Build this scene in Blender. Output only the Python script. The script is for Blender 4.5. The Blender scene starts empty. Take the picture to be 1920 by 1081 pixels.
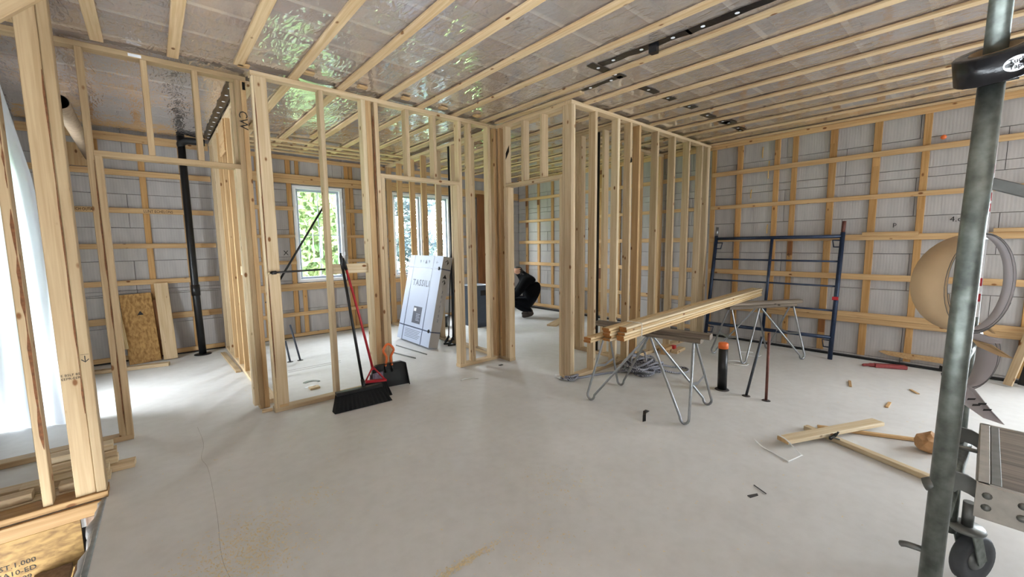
import bpy, bmesh, math, random
from mathutils import Vector, Matrix, noise
random.seed(11)
sc = bpy.context.scene
COL = sc.collection
V = Vector

def srgb(r, g, b):
    f = lambda c: (c/255/12.92) if c <= 10.3 else ((c/255+0.055)/1.055)**2.4
    return (f(r), f(g), f(b), 1.0)

# ------------------------------------------------------------------ camera
YAW, PIT, ROL = math.radians(40.947), math.radians(6.171), math.radians(0.652)
cam = bpy.data.cameras.new('camera'); cam.sensor_width = 36.0; cam.lens = 772.96/1920*36
cam.clip_start = 0.05; cam.clip_end = 200
camo = bpy.data.objects.new('camera', cam); COL.objects.link(camo); sc.camera = camo
r0 = V((math.cos(YAW), -math.sin(YAW), 0))
fwd = V((math.sin(YAW)*math.cos(PIT), math.cos(YAW)*math.cos(PIT), -math.sin(PIT)))
dn0 = fwd.cross(r0)
rt = r0*math.cos(ROL)+dn0*math.sin(ROL); dn = dn0*math.cos(ROL)-r0*math.sin(ROL)
camo.matrix_world = Matrix(((rt.x, -dn.x, -fwd.x, 0), (rt.y, -dn.y, -fwd.y, 0), (rt.z, -dn.z, -fwd.z, 1.40), (0, 0, 0, 1)))

# ------------------------------------------------------------------ world, daylight, exposure
w = bpy.data.worlds.new('overcast_sky'); sc.world = w; w.use_nodes = True
bg = w.node_tree.nodes['Background']; bg.inputs[0].default_value = (0.86, 0.94, 1.0, 1); bg.inputs[1].default_value = 29.0
sc.view_settings.view_transform = 'Standard'; sc.view_settings.look = 'None'
sc.view_settings.exposure = 0.16; sc.view_settings.gamma = 1.0; sc.view_settings.use_curve_mapping = False

def area(name, loc, rot, sx, sy, power, col, portal=False):
    l = bpy.data.lights.new(name, 'AREA'); l.shape = 'RECTANGLE'; l.size = sx; l.size_y = sy
    l.energy = power; l.color = col
    o = bpy.data.objects.new(name, l); COL.objects.link(o); o.location = loc; o.rotation_euler = rot
    if portal: l.cycles.is_portal = True
    return o
R90 = math.pi/2
# daylight entering through an added opening behind the camera, the patio door, the doorway on the left and the back windows
area('daylight_added_opening', (5.0, -2.99, 1.5), (R90, 0, 0), .9, 1.1, 0, (1, 1, 1), True)
area('daylight_patio_door', (6.49, -1.65, 1.10), (0, R90, 0), 2.1, 1.3, 0, (1, 1, 1), True)
area('daylight_left_doorway', (-1.29, 5.19, 1.0), (0, -R90, 0), 2.0, .48, 0, (1, 1, 1), True)
area('daylight_back_window', (2.02, 7.16, 1.58), (-R90, 0, 0), 0.72, 1.45, 0, (1, 1, 1), True)
area('daylight_patio_window', (5.50, 7.16, 1.55), (-R90, 0, 0), .5, 1.3, 0, (1, 1, 1), True)
area('daylight_back_window_wide', (3.84, 7.16, 1.57), (-R90, 0, 0), 1.2, 1.45, 0, (1, 1, 1), True)

# ------------------------------------------------------------------ materials
MATS = {}
def newmat(name):
    m = bpy.data.materials.new(name); m.use_nodes = True; MATS[name] = m
    nt = m.node_tree; b = nt.nodes['Principled BSDF']
    return m, nt, b
def N(nt, t, **k):
    n = nt.nodes.new(t)
    for a, v in k.items(): setattr(n, a, v)
    return n
def plain(name, col, rough=0.55, metal=0.0, noise_amt=0.12, nscale=25.0, bump=0.0, spec=0.5):
    m, nt, b = newmat(name); L = nt.links.new
    tc = N(nt, 'ShaderNodeTexCoord'); no = N(nt, 'ShaderNodeTexNoise'); no.inputs['Scale'].default_value = nscale; no.inputs['Detail'].default_value = 4
    L(tc.outputs['Object'], no.inputs['Vector'])
    rp = N(nt, 'ShaderNodeValToRGB'); e = rp.color_ramp.elements
    e[0].position = 0.3; e[1].position = 0.7
    e[0].color = tuple(c*(1-noise_amt) for c in col[:3])+(1,); e[1].color = tuple(min(1, c*(1+noise_amt)) for c in col[:3])+(1,)
    L(no.outputs['Fac'], rp.inputs[0]); L(rp.outputs[0], b.inputs['Base Color'])
    b.inputs['Roughness'].default_value = rough; b.inputs['Metallic'].default_value = metal
    b.inputs['Specular IOR Level'].default_value = spec
    if bump:
        bp = N(nt, 'ShaderNodeBump'); bp.inputs['Strength'].default_value = bump; bp.inputs['Distance'].default_value = 0.01
        L(no.outputs['Fac'], bp.inputs['Height']); L(bp.outputs[0], b.inputs['Normal'])
    return m
def wood(name, c1, c2, knot=(120, 78, 40), var=0.16, rough=0.6, knots=True):
    m, nt, b = newmat(name); L = nt.links.new
    tc = N(nt, 'ShaderNodeTexCoord'); oi = N(nt, 'ShaderNodeObjectInfo')
    mul = N(nt, 'ShaderNodeVectorMath', operation='SCALE'); mul.inputs[0].default_value = (17, 29, 41); L(oi.outputs['Random'], mul.inputs['Scale'])
    add = N(nt, 'ShaderNodeVectorMath', operation='ADD'); L(tc.outputs['Object'], add.inputs[0]); L(mul.outputs[0], add.inputs[1])
    mp = N(nt, 'ShaderNodeMapping'); mp.inputs['Scale'].default_value = (38, 38, 1.3); L(add.outputs[0], mp.inputs[0])
    no = N(nt, 'ShaderNodeTexNoise'); no.inputs['Scale'].default_value = 1.6; no.inputs['Detail'].default_value = 5; no.inputs['Distortion'].default_value = 0.5
    L(mp.outputs[0], no.inputs['Vector'])
    rp = N(nt, 'ShaderNodeValToRGB'); e = rp.color_ramp.elements; e[0].position = 0.34; e[1].position = 0.66
    e[0].color = srgb(*c2); e[1].color = srgb(*c1); L(no.outputs['Fac'], rp.inputs[0])
    out = rp.outputs[0]
    if knots:
        mk = N(nt, 'ShaderNodeMapping'); mk.inputs['Scale'].default_value = (9.5, 9.5, 5.2); L(add.outputs[0], mk.inputs[0])
        vo = N(nt, 'ShaderNodeTexVoronoi'); vo.inputs['Scale'].default_value = 1.0; L(mk.outputs[0], vo.inputs['Vector'])
        kr = N(nt, 'ShaderNodeValToRGB'); k = kr.color_ramp.elements; k[0].position = 0.075; k[0].color = (1, 1, 1, 1); k[1].position = 0.13; k[1].color = (0, 0, 0, 1)
        L(vo.outputs['Distance'], kr.inputs[0])
        mx = N(nt, 'ShaderNodeMix', data_type='RGBA'); L(kr.outputs[0], mx.inputs[0]); L(out, mx.inputs[6]); mx.inputs[7].default_value = srgb(*knot); out = mx.outputs[2]
    # board to board variation
    mr = N(nt, 'ShaderNodeMapRange'); mr.inputs[3].default_value = 1-var; mr.inputs[4].default_value = 1+var*0.55; L(oi.outputs['Random'], mr.inputs[0])
    hs = N(nt, 'ShaderNodeHueSaturation'); L(mr.outputs[0], hs.inputs['Value']); L(out, hs.inputs['Color'])
    L(hs.outputs[0], b.inputs['Base Color']); b.inputs['Roughness'].default_value = rough; b.inputs['Specular IOR Level'].default_value = 0.25
    bp = N(nt, 'ShaderNodeBump'); bp.inputs['Strength'].default_value = 0.12; bp.inputs['Distance'].default_value = 0.004; L(no.outputs['Fac'], bp.inputs['Height']); L(bp.outputs[0], b.inputs['Normal'])
    return m

W_STUD = wood('spruce_stud', (204, 181, 148), (185, 159, 123))
W_POST = wood('tan_post', (186, 160, 124), (168, 140, 104))
W_FUR = wood('furring_pine', (205, 172, 127), (186, 148, 102))
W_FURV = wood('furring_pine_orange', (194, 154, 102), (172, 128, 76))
W_CEIL = wood('ceiling_strapping', (214, 188, 150), (194, 162, 120))
W_TRUSS = wood('truss_wood', (252, 236, 218), (244, 222, 200), knots=False)
W_PALE = wood('pale_board', (220, 202, 170), (202, 178, 140))
W_GREY = wood('weathered_beam', (150, 136, 120), (104, 92, 80), knot=(60, 50, 42))
W_DARK = wood('dark_buck_board', (140, 92, 54), (104, 64, 36))
W_STACK = wood('strapping_stack', (214, 188, 146), (194, 160, 112))
W_ENDS = plain('sawn_end_grain', srgb(160, 106, 52), 0.8, 0, .18, 60)
W_OSB = wood('osb_panel', (190, 150, 92), (140, 102, 58), var=.05, knots=False)
for _l in MATS['osb_panel'].node_tree.nodes:
    if _l.type == 'MAPPING': _l.inputs['Scale'].default_value = (26, 26, 12)
W_SHADED = wood('shaded_plate', (172, 136, 92), (148, 112, 70))  # stair plates: shade at the opening put into a darker wood colour
W_RIM = wood('shaded_osb_rim', (150, 118, 70), (108, 80, 44), var=.05, knots=False)  # rim strand board, darkened in colour for the shade of the stairwell
MATS['shaded_osb_rim'].node_tree.nodes['Mapping'].inputs['Scale'].default_value = (26, 26, 12)
W_PLANK = wood('brown_plank', (132, 108, 88), (108, 86, 70), knots=False)
BLACK = plain('black_plastic', srgb(12, 12, 13), 0.4, 0, .1)
ABS = plain('black_abs', srgb(17, 18, 19), 0.35, 0, .15, 8)
MARK = plain('black_marker', srgb(26, 24, 22), 0.8, 0, .05)
TAPE = plain('black_sheathing_tape', srgb(13, 13, 17), 0.25, 0, .3, 30, .2)
WHITE = plain('white_vinyl', srgb(232, 234, 238), 0.35, 0, .02)
GREYV = plain('grey_vinyl', srgb(160, 168, 182), 0.4, 0, .02)
RED = plain('red_metal', srgb(178, 36, 46), 0.35, 0, .06)
REDP = plain('faded_red_paint', srgb(140, 58, 58), 0.55, 0, .2, 40)
ORANGE = plain('orange_plastic', srgb(226, 112, 52), 0.4, 0, .06)
BRISTLE = plain('black_bristle', srgb(8, 8, 9), 0.9, 0, .5, 180, .5)
BLUE = plain('blue_scaffold_paint', srgb(34, 48, 72), 0.42, 0.25, .22, 30)
ZINC = plain('zinc_tube', srgb(150, 152, 154), 0.34, 0.9, .1, 40)
GALV = plain('galvanised_steel', srgb(116, 122, 117), 0.38, 0.7, .42, 30, .12)
STEEL = plain('grey_steel', srgb(120, 122, 120), 0.45, 0.7, .2, 20)
ALU = plain('aluminium_platform', srgb(172, 168, 160), 0.45, 0.55, .12, 30)
CARTON = plain('white_carton', srgb(180, 190, 210), 0.55, 0, .02, 6)
CARTSIDE = plain('grey_carton_side', srgb(176, 174, 174), 0.6, 0, .03, 6)
INK = plain('grey_print', srgb(96, 102, 118), 0.6, 0, .03)
STRAP = plain('blue_grey_strap', srgb(70, 80, 104), 0.4, 0, .05)
CARDB = plain('brown_cardboard', srgb(180, 152, 116), 0.75, 0, .05, 8)
CARDG = plain('grey_cardboard', srgb(170, 164, 166), 0.75, 0, .05, 8)
BIN = plain('slate_bin_plastic', srgb(62, 72, 86), 0.45, 0, .08, 12)
JACKET = plain('black_jacket', srgb(8, 8, 9), 0.95, 0, .2, 30, .2, .15)
JEANS = plain('navy_trousers', srgb(13, 15, 20), 0.95, 0, .2, 40, .2, .15)
BOOT = plain('brown_boot', srgb(62, 52, 44), 0.7, 0, .15, 40)
SKIN = plain('skin', srgb(196, 150, 124), 0.5, 0, .04, 12)
HAIR = plain('dark_hair', srgb(34, 28, 24), 0.7, 0, .3, 120, .4)
MEMB = plain('grey_membrane', srgb(118, 122, 126), 0.35, 0.1, .25, 20, .2)
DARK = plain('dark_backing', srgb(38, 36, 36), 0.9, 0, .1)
RUST = plain('rusted_pipe', srgb(104, 62, 52), 0.6, 0.3, .25, 40)
BLUEPIPE = plain('blue_grey_pipe', srgb(64, 68, 76), 0.5, 0.3, .2, 40)
RUBBER = plain('grey_rubber', srgb(70, 72, 76), 0.7, 0, .1)
PAPER = plain('kraft_paper', srgb(176, 134, 92), 0.7, 0, .15, 30)
WIRE = plain('white_cable', srgb(232, 232, 230), 0.4, 0, .02)
CAULK = plain('yellow_foam_drip', srgb(206, 168, 96), 0.6, 0, .1)
GRASS = plain('lawn', srgb(112, 150, 70), 0.9, 0, .3, 3)
BARK = plain('bark', srgb(92, 74, 58), 0.9, 0, .3, 20)
SHAV = plain('sawdust', srgb(224, 206, 168), 0.9, 0, .12, 60)
SCRAP = plain('dark_scrap', srgb(66, 62, 60), 0.8, 0, .2)
CRACK = plain('crack_grey', srgb(150, 144, 138), 0.9, 0, .1)  # plain grey for the slab's crack and groove lines

def leafmat(name, c1, c2):
    m, nt, b = newmat(name); L = nt.links.new
    tc = N(nt, 'ShaderNodeTexCoord'); no = N(nt, 'ShaderNodeTexNoise'); no.inputs['Scale'].default_value = 3.0; L(tc.outputs['Object'], no.inputs['Vector'])
    rp = N(nt, 'ShaderNodeValToRGB'); e = rp.color_ramp.elements; e[0].position = .35; e[1].position = .65; e[0].color = srgb(*c1); e[1].color = srgb(*c2)
    L(no.outputs['Fac'], rp.inputs[0])
    tr = N(nt, 'ShaderNodeBsdfTranslucent'); di = N(nt, 'ShaderNodeBsdfDiffuse'); mx = N(nt, 'ShaderNodeMixShader'); mx.inputs[0].default_value = 0.45
    L(rp.outputs[0], tr.inputs[0]); L(rp.outputs[0], di.inputs[0]); L(di.outputs[0], mx.inputs[1]); L(tr.outputs[0], mx.inputs[2])
    L(mx.outputs[0], nt.nodes['Material Output'].inputs[0]); return m
LEAF_G = leafmat('green_leaf', (108, 140, 92), (156, 166, 122))
LEAF_B = leafmat('spruce_needle', (74, 88, 96), (112, 124, 122))
LEAF_R = leafmat('russet_leaf', (104, 84, 78), (140, 124, 110))
LEAF_L = leafmat('lime_leaf', (98, 136, 72), (136, 164, 96))

# foam wall blocks: grey, fine upright ribs, pale smears
m, nt, b = newmat('grey_foam'); L = nt.links.new
tc = N(nt, 'ShaderNodeTexCoord'); sp = N(nt, 'ShaderNodeSeparateXYZ'); L(tc.outputs['Object'], sp.inputs[0])
mu = N(nt, 'ShaderNodeMath', operation='MULTIPLY'); mu.inputs[1].default_value = 2*math.pi/0.026; L(sp.outputs[2], mu.inputs[0])
si = N(nt, 'ShaderNodeMath', operation='SINE'); L(mu.outputs[0], si.inputs[0])
mp = N(nt, 'ShaderNodeMapping'); mp.inputs['Scale'].default_value = (1.2, 1.2, 5); L(tc.outputs['Object'], mp.inputs[0])
no = N(nt, 'ShaderNodeTexNoise'); no.inputs['Scale'].default_value = 2.2; no.inputs['Detail'].default_value = 4; L(mp.outputs[0], no.inputs['Vector'])
ad = N(nt, 'ShaderNodeMath', operation='MULTIPLY_ADD'); ad.inputs[1].default_value = 0.06; L(si.outputs[0], ad.inputs[0]); L(no.outputs['Fac'], ad.inputs[2])
rp = N(nt, 'ShaderNodeValToRGB'); e = rp.color_ramp.elements; e[0].position = .3; e[1].position = .72; e[0].color = srgb(164, 159, 156); e[1].color = srgb(180, 175, 171)
L(ad.outputs[0], rp.inputs[0]); L(rp.outputs[0], b.inputs['Base Color']); b.inputs['Roughness'].default_value = .8
bp = N(nt, 'ShaderNodeBump'); bp.inputs['Strength'].default_value = .1; bp.inputs['Distance'].default_value = .004; L(si.outputs[0], bp.inputs['Height']); L(bp.outputs[0], b.inputs['Normal'])
FOAM = m

# concrete slab
m, nt, b = newmat('concrete_slab'); L = nt.links.new
tc = N(nt, 'ShaderNodeTexCoord')
n1 = N(nt, 'ShaderNodeTexNoise'); n1.inputs['Scale'].default_value = .9; n1.inputs['Detail'].default_value = 8; n1.inputs['Roughness'].default_value = .62; L(tc.outputs['Object'], n1.inputs['Vector'])
n2 = N(nt, 'ShaderNodeTexNoise'); n2.inputs['Scale'].default_value = 14; n2.inputs['Detail'].default_value = 6; L(tc.outputs['Object'], n2.inputs['Vector'])
r1 = N(nt, 'ShaderNodeValToRGB'); e = r1.color_ramp.elements; e[0].position = .3; e[1].position = .68; e[0].color = srgb(204, 202, 199); e[1].color = srgb(222, 221, 219)
r2 = N(nt, 'ShaderNodeValToRGB'); e = r2.color_ramp.elements; e[0].position = .3; e[1].position = .6; e[0].color = (.92, .915, .905, 1); e[1].color = (1, 1, 1, 1)
mx = N(nt, 'ShaderNodeMix', data_type='RGBA', blend_type='MULTIPLY'); mx.inputs[0].default_value = .7
L(n1.outputs['Fac'], r1.inputs[0]); L(n2.outputs['Fac'], r2.inputs[0]); L(r1.outputs[0], mx.inputs[6]); L(r2.outputs[0], mx.inputs[7]); L(mx.outputs[2], b.inputs['Base Color'])
b.inputs['Roughness'].default_value = .55; b.inputs['Specular IOR Level'].default_value = .3
bp = N(nt, 'ShaderNodeBump'); bp.inputs['Strength'].default_value = .1; bp.inputs['Distance'].default_value = .01; L(n2.outputs['Fac'], bp.inputs['Height']); L(bp.outputs[0], b.inputs['Normal'])
CONC = m

# vapour-barrier film on the ceiling
m, nt, b = newmat('vapour_film'); L = nt.links.new
tc = N(nt, 'ShaderNodeTexCoord')
mp = N(nt, 'ShaderNodeMapping'); mp.inputs['Rotation'].default_value = (0, 0, .6); mp.inputs['Scale'].default_value = (7, 2.4, 1); L(tc.outputs['Object'], mp.inputs[0])
n1 = N(nt, 'ShaderNodeTexNoise'); n1.inputs['Scale'].default_value = 3.0; n1.inputs['Detail'].default_value = 1.2; n1.inputs['Distortion'].default_value = 1.4; L(mp.outputs[0], n1.inputs['Vector'])
n3 = N(nt, 'ShaderNodeTexNoise'); n3.inputs['Scale'].default_value = 1.1; L(tc.outputs['Object'], n3.inputs['Vector'])
rr = N(nt, 'ShaderNodeMapRange'); rr.inputs[1].default_value = .4; rr.inputs[2].default_value = .62; rr.inputs[3].default_value = .15; rr.inputs[4].default_value = 1.0; L(n3.outputs['Fac'], rr.inputs[0])
bp = N(nt, 'ShaderNodeBump'); bp.inputs['Distance'].default_value = .012; L(n1.outputs['Fac'], bp.inputs['Height']); L(rr.outputs[0], bp.inputs['Strength'])
di = N(nt, 'ShaderNodeBsdfDiffuse'); di.inputs[0].default_value = srgb(240, 232, 226)
gl = N(nt, 'ShaderNodeBsdfGlossy'); gl.inputs['Roughness'].default_value = .045; gl.inputs[0].default_value = (1, 1, 1, 1); L(bp.outputs[0], gl.inputs['Normal'])
tr = N(nt, 'ShaderNodeBsdfTransparent'); tr.inputs[0].default_value = (.98, .96, .95, 1)
m1 = N(nt, 'ShaderNodeMixShader'); m1.inputs[0].default_value = .30; L(tr.outputs[0], m1.inputs[1]); L(di.outputs[0], m1.inputs[2])
fr = N(nt, 'ShaderNodeFresnel'); fr.inputs['IOR'].default_value = 1.5; L(bp.outputs[0], fr.inputs['Normal'])
fm = N(nt, 'ShaderNodeMath', operation='MULTIPLY'); fm.inputs[1].default_value = 2.6; fm.use_clamp = True; L(fr.outputs[0], fm.inputs[0])
m2 = N(nt, 'ShaderNodeMixShader'); L(fm.outputs[0], m2.inputs[0]); L(m1.outputs[0], m2.inputs[1]); L(gl.outputs[0], m2.inputs[2])
L(m2.outputs[0], nt.nodes['Material Output'].inputs[0]); FILM = m
INSUL = plain('roof_insulation', srgb(190, 155, 138), .95, 0, .2, 7)

# hanging plastic sheet
m, nt, b = newmat('hanging_poly'); L = nt.links.new
di = N(nt, 'ShaderNodeBsdfDiffuse'); di.inputs[0].default_value = srgb(232, 238, 246)
tl = N(nt, 'ShaderNodeBsdfTranslucent'); tl.inputs[0].default_value = srgb(236, 242, 250)
gl = N(nt, 'ShaderNodeBsdfGlossy'); gl.inputs['Roughness'].default_value = .25
m1 = N(nt, 'ShaderNodeMixShader'); m1.inputs[0].default_value = .6; L(di.outputs[0], m1.inputs[1]); L(tl.outputs[0], m1.inputs[2])
m2 = N(nt, 'ShaderNodeMixShader'); m2.inputs[0].default_value = .06; L(m1.outputs[0], m2.inputs[1]); L(gl.outputs[0], m2.inputs[2])
L(m2.outputs[0], nt.nodes['Material Output'].inputs[0]); POLY = m
# window glass
m, nt, b = newmat('window_glass'); L = nt.links.new
tr = N(nt, 'ShaderNodeBsdfTransparent'); gl = N(nt, 'ShaderNodeBsdfGlossy'); gl.inputs['Roughness'].default_value = .02
m1 = N(nt, 'ShaderNodeMixShader'); m1.inputs[0].default_value = .06; L(tr.outputs[0], m1.inputs[1]); L(gl.outputs[0], m1.inputs[2]); L(m1.outputs[0], nt.nodes['Material Output'].inputs[0]); GLASS = m
# rope
m, nt, b = newmat('grey_rope'); L = nt.links.new
tc = N(nt, 'ShaderNodeTexCoord'); wv = N(nt, 'ShaderNodeTexWave'); wv.inputs['Scale'].default_value = 26; wv.inputs['Distortion'].default_value = 4; L(tc.outputs['Object'], wv.inputs['Vector'])
rp = N(nt, 'ShaderNodeValToRGB'); e = rp.color_ramp.elements; e[0].position = .25; e[1].position = .7; e[0].color = srgb(72, 74, 86); e[1].color = srgb(176, 176, 184)
L(wv.outputs['Fac'], rp.inputs[0]); L(rp.outputs[0], b.inputs['Base Color']); b.inputs['Roughness'].default_value = .8; ROPE = m

# ------------------------------------------------------------------ object helpers
WM = {}
def put(o, parent, mw):
    COL.objects.link(o)
    if parent is not None:
        o.parent = parent; o.matrix_basis = WM[parent.name].inverted() @ mw
    else:
        o.matrix_basis = mw
    WM[o.name] = mw.copy()
    return o
def mesh_obj(name, me, mat, parent=None, mw=None):
    o = bpy.data.objects.new(name, me)
    if mat is not None and len(me.materials) == 0: me.materials.append(mat)
    return put(o, parent, mw if mw is not None else Matrix.Identity(4))
def empty(name, loc):
    o = bpy.data.objects.new(name, None); o.empty_display_size = .1
    return put(o, None, Matrix.Translation(V(loc)))
def tag(o, label=None, cat=None, group=None, kind=None):
    if label: o['label'] = label
    if cat: o['category'] = cat
    if group: o['group'] = group
    if kind: o['kind'] = kind
    return o
def thing(name, label, cat, loc, group=None):
    return tag(empty(name, loc), label, cat, group)
def struct(name, loc, label=None):
    return tag(empty(name, loc), label, None, None, 'structure')
_bc = {}
def board_mesh(w_, t_, l_, mat, ch=.003, ends=None):
    key = (round(w_, 4), round(t_, 4), round(l_, 4), mat.name, round(ch, 4), ends.name if ends else None)
    if key in _bc: return _bc[key]
    x, y, z = w_/2, t_/2, l_/2; c = min(ch, x*.4, y*.4)
    ring = [(x, y-c), (x-c, y), (-x+c, y), (-x, y-c), (-x, -y+c), (-x+c, -y), (x-c, -y), (x, -y+c)]
    vs = [(a, b_, -z) for a, b_ in ring]+[(a, b_, z) for a, b_ in ring]
    fs = [(i, (i+1) % 8, 8+(i+1) % 8, 8+i) for i in range(8)]+[tuple(range(7, -1, -1)), tuple(range(8, 16))]
    me = bpy.data.meshes.new('board'); me.from_pydata(vs, [], fs); me.update(); me.materials.append(mat)
    if ends is not None:
        me.materials.append(ends); me.polygons[8].material_index = 1; me.polygons[9].material_index = 1
    _bc[key] = me; return me
def frame(zv, xhint):
    z = V(zv).normalized(); x = V(xhint); x = (x - z*x.dot(z)).normalized(); y = z.cross(x)
    return x, y, z
def mat_from(x, y, z, o):
    return Matrix(((x[0], y[0], z[0], o[0]), (x[1], y[1], z[1], o[1]), (x[2], y[2], z[2], o[2]), (0, 0, 0, 1)))
def board(name, p0, p1, w_, t_, mat, parent=None, side=(0, 0, 1), ch=.003, ends=None):
    """a board from p0 to p1, w_ wide along 'side', t_ thick"""
    p0, p1 = V(p0), V(p1); x, y, z = frame(p1-p0, side)
    return mesh_obj(name, board_mesh(w_, t_, (p1-p0).length, mat, ch, ends), mat, parent, mat_from(x, y, z, (p0+p1)/2))
def box(name, x0, x1, y0, y1, z0, z1, mat, parent=None, ch=.003, ends=None):
    d = [x1-x0, y1-y0, z1-z0]; c = V(((x0+x1)/2, (y0+y1)/2, (z0+z1)/2))
    ax = [V((1, 0, 0)), V((0, 1, 0)), V((0, 0, 1))]
    k = max(range(3), key=lambda i: d[i]); i = (k+1) % 3; j = (k+2) % 3
    return mesh_obj(name, board_mesh(d[i], d[j], d[k], mat, ch, ends), mat, parent, mat_from(ax[i], ax[j], ax[k], c))
def smooth(me):
    for p in me.polygons: p.use_smooth = True
def raw(name, vs, fs, mat, parent=None, smooth_=False, mw=None, origin=None):
    """mesh from world coordinates; the object's origin goes to the mesh's base centre"""
    if origin is None:
        xs = [v[0] for v in vs]; ys = [v[1] for v in vs]; zs = [v[2] for v in vs]
        origin = ((min(xs)+max(xs))/2, (min(ys)+max(ys))/2, min(zs))
    o_ = V(origin); me = bpy.data.meshes.new(name)
    me.from_pydata([tuple(V(v)-o_) for v in vs], [], fs); me.update()
    if smooth_: smooth(me)
    return mesh_obj(name, me, mat, parent, Matrix.Translation(o_))
def tube_geo(pts, r, seg=8, caps=True, vs=None, fs=None):
    pts = [V(p) for p in pts]; n = len(pts); rr = r if isinstance(r, (list, tuple)) else [r]*n
    vs = [] if vs is None else vs; fs = [] if fs is None else fs; base = len(vs)
    t0 = (pts[1]-pts[0]).normalized(); h = V((0, 0, 1)) if abs(t0.z) < .9 else V((1, 0, 0)); x = (h-t0*h.dot(t0)).normalized()
    for i, p in enumerate(pts):
        a = pts[max(i-1, 0)]; b_ = pts[min(i+1, n-1)]; t = (b_-a).normalized()
        x = (x-t*x.dot(t)).normalized(); y = t.cross(x)
        for k in range(seg):
            an = 2*math.pi*k/seg; vs.append(tuple(p+(x*math.cos(an)+y*math.sin(an))*rr[i]))
    for i in range(n-1):
        for k in range(seg):
            a = base+i*seg+k; b_ = base+i*seg+(k+1) % seg; fs.append((a, b_, b_+seg, a+seg))
    if caps:
        fs.append(tuple(base+k for k in range(seg-1, -1, -1))); fs.append(tuple(base+(n-1)*seg+k for k in range(seg)))
    return vs, fs
def tube(name, pts, r, mat, parent=None, seg=10, caps=True):
    vs, fs = tube_geo(pts, r, seg, caps); o = raw(name, vs, fs, mat, parent)
    for p in o.data.polygons: p.use_smooth = len(p.vertices) == 4
    return o
def spline(pts, n=6):
    P = [V(p) for p in pts]; out = []
    for i in range(len(P)-1):
        a, b_, c, d = P[max(i-1, 0)], P[i], P[i+1], P[min(i+2, len(P)-1)]
        for k in range(n):
            t = k/n; out.append(.5*((2*b_)+(c-a)*t+(2*a-5*b_+4*c-d)*t*t+(3*b_-a-3*c+d)*t**3))
    out.append(P[-1]); return out
def prism(name, poly, z0, z1, mat, parent=None, mw=None, smooth_=False):
    """polygon (local xy) extruded in local z"""
    n = len(poly); vs = [(x, y, z0) for x, y in poly]+[(x, y, z1) for x, y in poly]
    fs = [tuple(range(n-1, -1, -1)), tuple(range(n, 2*n))]+[(i, (i+1) % n, n+(i+1) % n, n+i) for i in range(n)]
    me = bpy.data.meshes.new(name); me.from_pydata(vs, [], fs); me.update()
    return mesh_obj(name, me, mat, parent, mw)
def lathe(name, prof, mat, parent=None, mw=None, seg=24):
    vs = []; fs = []; n = len(prof)
    for k in range(seg):
        a = 2*math.pi*k/seg
        for r, z in prof: vs.append((r*math.cos(a), r*math.sin(a), z))
    for k in range(seg):
        for i in range(n-1):
            a = k*n+i; b_ = ((k+1) % seg)*n+i; fs.append((a, b_, b_+1, a+1))
    me = bpy.data.meshes.new(name); me.from_pydata(vs, [], fs); me.update(); smooth(me)
    bm = bmesh.new(); bm.from_mesh(me); bmesh.ops.remove_doubles(bm, verts=bm.verts, dist=1e-5); bmesh.ops.recalc_face_normals(bm, faces=bm.faces); bm.to_mesh(me); bm.free()
    return mesh_obj(name, me, mat, parent, mw)
def text(name, body, size, mat, mw, parent, bend=None, sx=1.0, align='CENTER', spacing=1.0, bold=0.0):
    cu = bpy.data.curves.new(name, 'FONT'); cu.body = body; cu.size = size; cu.align_x = align; cu.align_y = 'CENTER'; cu.space_character = spacing
    cu.resolution_u = 2; cu.extrude = 0.0004; cu.offset = bold
    t = bpy.data.objects.new('tmp_text', cu); COL.objects.link(t)
    dg = bpy.context.evaluated_depsgraph_get(); me = bpy.data.meshes.new_from_object(t.evaluated_get(dg))
    bpy.data.objects.remove(t); bpy.data.curves.remove(cu)
    me.name = name; me.materials.clear(); me.materials.append(mat)
    for v in me.vertices:
        v.co.x *= sx
        if bend: v.co = V(bend(v.co))
    return mesh_obj(name, me, mat, parent, mw)
T = 2.765          # underside of the ceiling strapping
X2 = .038; X4 = .089

# ================================================================== STRUCTURE
# floor slab with the stair opening on the left
poly = [(-.345, -2.95), (6.28, -2.95), (6.28, 6.98), (-1.1, 6.98), (-1.1, 3.19), (-.31, 3.19), (-.325, 3.0), (-.335, 2.8), (-.342, 2.6), (-.348, 2.3)]
floor = prism('floor', poly, -.14, 0, CONC); tag(floor, 'pale grey concrete slab floor with sawdust and scuffs', kind='structure')
tube('crack', spline([(.16, 3.97, .0), (.17, 3.6, 0), (.14, 3.35, 0), (.16, 3.14, 0), (.15, 2.59, 0), (.13, 2.16, 0), (.16, 1.9, 0)], 8), .0006, CRACK, floor, 4)
for c in [((1.05, 5.1), (1.64, 5.11)), ((1.04, 5.03), (1.62, 5.04))]:
    tube('groove', [(c[0][0], c[0][1], .0), (c[1][0], c[1][1], .0)], .003, CRACK, floor, 4)

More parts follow.
